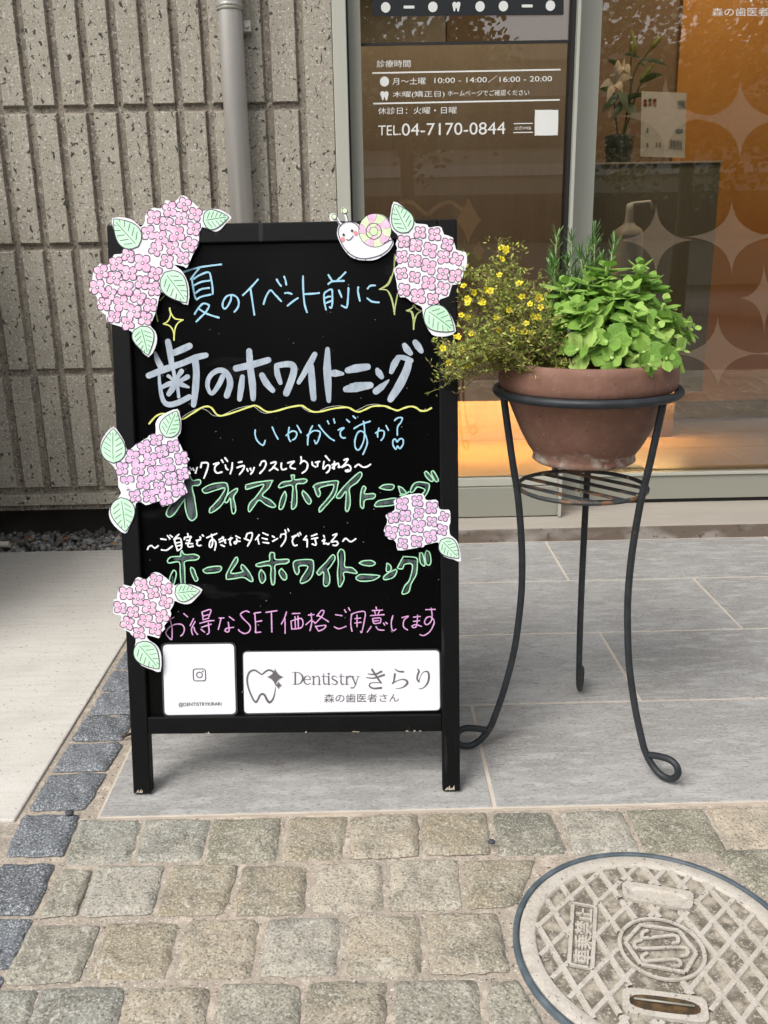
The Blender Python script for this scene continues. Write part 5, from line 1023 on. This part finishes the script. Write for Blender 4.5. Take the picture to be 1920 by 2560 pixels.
for px, py, dy in ((1258, 615, 0), (1262, 620, .01), (1250, 660, 0), (1275, 640, .01), (1272, 690, .01), (1300, 690, .02), (1165, 655, 0), (1172, 690, .01), (1290, 700, .0), (1210, 690, .02)):
    wiry(AP(1270, 860, dy), AP(px, py, dy), .01, 20, .7)
for k in range(22):                                       # strands hanging over the rim
    px, py = rr.choice(((1122, 960), (1135, 975), (1112, 905), (1125, 940), (1155, 915), (1140, 900), (1170, 900), (1122, 885))); dy = -.09 + rr.uniform(-.05, .04)
    wiry(Vector((SC.x - .12, SC.y - .07 + rr.uniform(-.03, .03), PZ + .01)), AP(px + rr.uniform(-14, 14), py + rr.uniform(-14, 8), dy), .035, 16, .9)
lf.build('foliage', M['fine_leaf'], yel); stm.build('stems', M['wire_stem'], yel)
Y1 = (1080, 540, 2.37)
spots = [(415, 188), (425, 205), (405, 255), (400, 350), (515, 400), (190, 415), (240, 450), (345, 445), (215, 515), (283, 497), (300, 518), (565, 517), (630, 495), (620, 480), (625, 535), (545, 630), (600, 598), (628, 600), (168, 585), (212, 600), (398, 678), (470, 668), (553, 690), (578, 690), (130, 710), (155, 715), (57, 778), (168, 792), (335, 853), (210, 888), (225, 690), (315, 440), (200, 485), (435, 195), (535, 480), (640, 500), (100, 865), (460, 560), (380, 600)]
for x, y in spots:
    c_ = AP(1080 + x / 2.37, 540 + y / 2.37, -.085 if y > 300 else -.01) + Vector((0, rr.uniform(-.03, .01), 0)); ax = Vector((rr.uniform(-.6, .6), -.8, rr.uniform(0, .9))).normalized(); a, b = frame(ax)
    mb = MB(); r0 = rr.uniform(.0050, .0073); a0 = rr.uniform(0, 6)
    for k in range(5):
        an = a0 + k * 2 * math.pi / 5 + rr.uniform(-.1, .1); o_ = a * math.cos(an) + b * math.sin(an); s_ = a * -math.sin(an) + b * math.cos(an); R1 = r0 * rr.uniform(.85, 1.1)
        P5 = [c_ + o_ * .0012, c_ + o_ * R1 * .55 + s_ * R1 * .40 + ax * .001, c_ + o_ * R1 * .95 + s_ * R1 * .30 + ax * .0018, c_ + o_ * R1 * 1.02 + ax * .0012, c_ + o_ * R1 * .95 - s_ * R1 * .30 + ax * .0018, c_ + o_ * R1 * .55 - s_ * R1 * .40 + ax * .001]
        i = mb.add([f(p) for p in P5]); mb.face(range(i, i + 6), 0)
    i = mb.add([f(c_ + ax * .0022 + (a * math.cos(q) + b * math.sin(q)) * .0016) for q in (2 * math.pi * j / 8 for j in range(8))]); mb.face(range(i, i + 8), 1)
    mb.build('flower', [M['yellow_petal'], M['yellow_eye']], yel)

# ================================================================== MANHOLE COVER
MC = Vector((manC.x, manC.y, 0)); man = empty('manhole_cover', MC); tag(man, 'round weathered access cover with diamond lattice and blue grey rim', 'manhole cover')
K4 = (1250, 2050, 2.476)
def GP(t, z=0): return [Vector((*(G(x, y, z) - MC)[:2],)) for x, y in T(*K4, t)[0]]
mb = MB(); mb.lathe([(.2045, -.03), (.2045, .003), (.2055, .004), (.2115, .004), (.2125, .003), (.2125, -.03)], 96); mb.build('rim', M['cover_rim'], man)
mb = MB(); mb.lathe([(.0005, -.0015), (.178, -.0015)], 72, mi=1); mb.lathe([(.1775, -.0015), (.179, .0028), (.181, .0036), (.200, .0036), (.2025, .002), (.2025, -.03)], 96, mi=0)
ex = (GP("1220,840")[0] - GP("770,760")[0]).normalized()
c_em = GP("1000,800")[0]
plate = GP("452,512 598,540 578,938 424,905"); slotA = GP("745,378 1210,450 1200,580 745,500"); slotB = GP("745,1030 1285,1105 1320,1290 745,1215")
def inpoly(p, q):
    r = False
    for k in range(len(q)):
        a, b = q[k - 1], q[k]
        if (a.y > p.y) != (b.y > p.y) and p.x < (b.x - a.x) * (p.y - a.y) / (b.y - a.y) + a.x: r = not r
    return r
d1 = (GP("760,950")[0] - GP("1105,1130")[0]); 
la = [(GP("425,1110")[0], GP("920,610")[0]), (GP("385,410")[0], GP("790,1010")[0])]
for s_, (pa, pb) in enumerate(la):
    t = (pb - pa).normalized(); nn = Vector((-t.y, t.x)); off0 = pa.dot(nn); sp = .0372
    for k in range(-14, 15):
        o_ = off0 + k * sp
        if abs(o_) > .176: continue
        h = math.sqrt(.178 ** 2 - o_ ** 2); n = 160; run = []
        for j in range(n + 1):
            p = nn * o_ + t * (-h + 2 * h * j / n); ok = (p - c_em).length > .0632 and not inpoly(p, plate) and not inpoly(p, slotA) and not inpoly(p, slotB)
            if ok: run.append(p)
            if (not ok or j == n) and run:
                if len(run) > 11:
                    a, b = run[0], run[-1]; zt_ = .0030 + s_ * .00025; hw = .0034; vv = []
                    for q in (a, b): vv += [(q.x - nn.x * (hw + .0012), q.y - nn.y * (hw + .0012), -.0014 - s_ * .0001), (q.x - nn.x * hw, q.y - nn.y * hw, zt_), (q.x + nn.x * hw, q.y + nn.y * hw, zt_), (q.x + nn.x * (hw + .0012), q.y + nn.y * (hw + .0012), -.0014 - s_ * .0001)]
                    i = mb.add(vv)
                    for m_ in range(3): mb.face((i + m_, i + m_ + 1, i + 5 + m_, i + 4 + m_), 0)
                    mb.face((i, i + 4, i + 5, i + 1), 0) if False else None
                run = []
mb.build('cover_plate', [M['cover'], M['cover_floor']], man)
def raised(mb, pts, wd, z, mi=0):
    P = crom([Vector((p.x, p.y, 0)) for p in pts], 6) if len(pts) > 2 else [Vector((p.x, p.y, 0)) for p in pts]
    mb.ribbon([(p.x, p.y) for p in P], wd, z, mi, 1e-4); mb.ribbon([(p.x, p.y) for p in P], wd * 1.16, z - .0018, mi, 1e-4)
    mb.ribbon([(p.x, p.y) for p in P], wd * 1.08, z - .0009, mi, 1e-4)
mb = MB()
circ = [c_em + Vector((math.cos(a), math.sin(a))) * .0600 for a in (2 * math.pi * k / 48 for k in range(50))]
for ww, z_ in ((.0050, .0034), (.0062, .0018)): mb.ribbon(circ, ww, z_, 0, 1e-5, cap=False)
hx = GP("870,655 1105,690 1215,830 1145,950 870,900 775,760")
for k in range(6):
    a, b = hx[k], hx[(k + 1) % 6]; mb.ribbon([a, b], .0056, .0030 + k * .00005, 0); mb.ribbon([a, b], .0066, .0012 + k * .00005, 0)
for t in ("910,692 882,705 882,735 930,736 1060,722 1098,732 1100,762 1072,770", "872,750 832,768 845,800 920,802 1110,795 1158,810 1155,842 1122,850", "908,832 880,852 895,880 960,876 1070,870 1112,882 1112,908 1078,910"): raised(mb, GP(t), .0050, .0031)
mb.build('emblem', M['cover'], man)
mb = MB(); pl_ = GP("452,520 592,546 572,930 428,900")
for k in range(4):
    a, b = pl_[k], pl_[(k + 1) % 4]; mb.ribbon([a, b], .0050, .0031 + k * .00005, 0); mb.ribbon([a, b], .0064, .0012 + k * .00005, 0)
q = GP("565,905 578,562 470,548 450,890")
put_text(mb, "車乗禁止", [Vector((p.x, p.y, .0032)) for p in q], None, 0, bold=.022, thick=.004, up=(0, 0, 1)); mb.build('letter_plate', M['cover'], man)
def slot(q, hole, name, deep):
    mb = MB(); out = rquad(q, .012, 5); cen = sum(q, Vector((0, 0))) / 4; ux = (q[1] - q[0]).normalized(); uy = Vector((-ux.y, ux.x)); hl, hw = (q[1] - q[0]).length * .42, (q[3] - q[0]).length * .30
    n = 48; oo = []; ii = []
    for k in range(n):
        a = 2 * math.pi * k / n; d = ux * math.cos(a) + uy * math.sin(a)
        best = None
        for m_ in range(len(out)):
            A0, B0 = out[m_ - 1] - cen, out[m_] - cen; den = d.x * (B0 - A0).y - d.y * (B0 - A0).x
            if abs(den) < 1e-12: continue
            t = (A0.x * (B0 - A0).y - A0.y * (B0 - A0).x) / den; s0 = (A0.x * d.y - A0.y * d.x) / den
            if t > 0 and -1e-6 <= s0 <= 1 + 1e-6: best = t if best is None else max(best, t)
        oo.append(cen + d * (best or hl)); c2, s2 = math.cos(a), math.sin(a); rr_ = 1 / ((abs(c2) / hl) ** 3 + (abs(s2) / hw) ** 3) ** (1 / 3); ii.append(cen + d * rr_)
    z = .0042; ia = mb.add([(p.x, p.y, -.0012) for p in oo]); ib = mb.add([(p.x, p.y, z) for p in oo]); ic_ = mb.add([(p.x, p.y, z) for p in ii])
    id_ = mb.add([(cen.x + (p - cen).x * .9, cen.y + (p - cen).y * .8, (.0004 if not deep else -.0008)) for p in ii])
    for k in range(n):
        j = (k + 1) % n; mb.face((ia + k, ia + j, ib + j, ib + k)); mb.face((ib + k, ib + j, ic_ + j, ic_ + k)); mb.face((ic_ + k, ic_ + j, id_ + j, id_ + k), 1 if deep else 0)
    mb.face([id_ + k for k in range(n)], 1 if deep else 0)
    if deep:
        a, b = cen - ux * hl * .85 + uy * hw * .45, cen + ux * hl * .85 + uy * hw * .45; mb.tube([(a.x, a.y, .0022), (b.x, b.y, .0022)], .0016, 6, 2)
    mb.build(name, [M['cover'], M['slot_dirt_shade'], M['alu_dark']], man)
slot(GP("755,385 1200,455 1190,570 760,495"), 0, 'closed_slot', False)
slot(GP("755,1045 1275,1112 1300,1275 755,1205"), 0, 'lifting_slot', True)

hd = empty('shading_hedge', (-2.1, 2.5, -.06)); tag(hd, 'dark hedge block added out of view to shade the ribbed wall and pavement', 'hedge')  # unseen hedge block, added to darken the lower wall and the slab behind
rr = random.Random(9); mb = MB(); mb.box(-.62, .66, -.5, .5, .05, 1.42); mb.build('inner_twigs', M['tree_bark'], hd); mb = MB()
for k in range(6000):
    ax_ = rr.randrange(3); p = [rr.uniform(-.7, .7), rr.uniform(-.56, .56), rr.uniform(.08, 1.5)]
    p[ax_] = rr.choice(((-.7, .7), (-.56, .56), (1.5, 1.5))[ax_]) + rr.gauss(0, .02); c_ = Vector(p)
    d = Vector((rr.uniform(-1, 1), rr.uniform(-1, 1), rr.uniform(-.7, 1))).normalized(); s_ = d.orthogonal().normalized() * .018; d = d * .05
    i = mb.add([c_ - d * .5, c_ + s_, c_ + d * .5, c_ - s_]); mb.face((i, i + 1, i + 2, i + 3))
mb.build('foliage', M['tree_leaf'], hd)

# ================================================================== small loose things
rr = random.Random(77)
def pebble(px, py, r, label):
    p = G(px, py); mb = MB(); bm = bmesh.new(); bmesh.ops.create_icosphere(bm, subdivisions=2, radius=r)
    for v in bm.verts: v.co = Vector((v.co.x * 1.15, v.co.y, v.co.z * .65)) * rr.uniform(.9, 1.08)
    mb.bm(bm, 0, None, True); o = mb.build('pebble', M['pebble']); o.location = (p.x, p.y, .004 + r * .6); tag(o, label, 'pebble')
pebble(1229, 2114, .0062, 'dark pebble in the joint below the right sign leg')
pebble(175, 2042, .0075, 'dark flat pebble on the granite sett at the pavement corner')
p = G(322, 1842); mb = MB(); mb.tube([p + Vector((-.012, -.008, .004)), p + Vector((0, 0, .006)), p + Vector((.014, .01, .005))], [.003, .0035, .002], 7); tag(mb.build('twig', M['twig']), 'short dark twig beside the left sign leg', 'twig')
a = G(-6, 1352); mb = MB(); mb.tube([Vector((-1.42, 3.05, .012)), Vector((-1.285, 3.03, .012))], .011, 12); tag(mb.build('pale_stick', M['pale_stick']), 'short pale round stick lying on the gravel at the left edge', 'stick')

# ================================================================== street side, seen mirrored in the panes
def tree(x, y, h, r, sr, label):
    t = empty('street_tree', (x, y, -.06)); tag(t, label, 'tree'); rr = random.Random(sr)
    mb = MB(); top = h - r; mb.tube([(0, 0, 0), (.03, .02, top * .5), (0, 0, top), (.1, 0, h - r * .3)], [.14, .11, .09, .03], 10)
    for k in range(9):
        a = rr.uniform(0, 6.28); b = Vector((0, 0, top * rr.uniform(.75, 1.1))); e = Vector((math.cos(a), math.sin(a), rr.uniform(.2, .9))) * r * .8; mb.tube([b, b + e * .5 + Vector((0, 0, .1)), b + e], [.05, .03, .012], 7)
    mb.build('trunk', M['tree_bark'], t); mb = MB()
    cl = [Vector((rr.gauss(0, r * .45), rr.gauss(0, r * .45), top + r * .3 + rr.gauss(0, r * .4))) for _ in range(34)]
    for k in range(5200):
        c_ = rr.choice(cl) + Vector((rr.gauss(0, .26), rr.gauss(0, .26), rr.gauss(0, .22))); d = Vector((rr.uniform(-1, 1), rr.uniform(-1, 1), rr.uniform(-.7, .5))).normalized(); s = d.orthogonal().normalized() * .045; d = d * rr.uniform(.08, .14)
        i = mb.add([c_ - d * .5, c_ + s, c_ + d * .5, c_ - s]); mb.face((i, i + 1, i + 2, i + 3))
    mb.build('crown', M['tree_leaf'], t)
tree(-3.2, -7.5, 5.4, 1.7, 1, 'leafy street tree with the fullest crown across the pavement')
tree(.6, -8.6, 4.9, 1.5, 2, 'smaller leafy street tree mirrored in the left pane')
tree(4.6, -7.2, 4.4, 1.7, 3, 'low leafy street tree mirrored in the glass door')
tree(8.5, -8.5, 5.2, 1.8, 4, 'leafy street tree farthest to the right across the road')
bld = empty('office_building', (2, -17, -.06)); tag(bld, 'low brown office building with window bands across the street', 'building'); f = loc((2, -17, -.06))
mb = MB(); mb.box(-22, 26, -24, -16, -.06, 4.9, 0, 0, f); mb.build('wall', M['far_wall'], bld)
mb = MB(); mb.box(-22.3, 26.3, -24.3, -15.7, 4.905, 5.25, 0, 0, f); mb.build('roof_edge', M['far_wall'], bld)
for z0 in (1.0, 3.1):
    mb = MB(); mb.box(-21, 25, -15.98, -15.95, z0, z0 + 1.1, 0, 0, f); mb.build('window_band', M['far_glass'], bld)
mb = MB(); mb.box(-22, 26, -15.97, -15.9, 2.5, 2.75, 0, 0, f); mb.build('pale_ledge', M['far_pale'], bld)
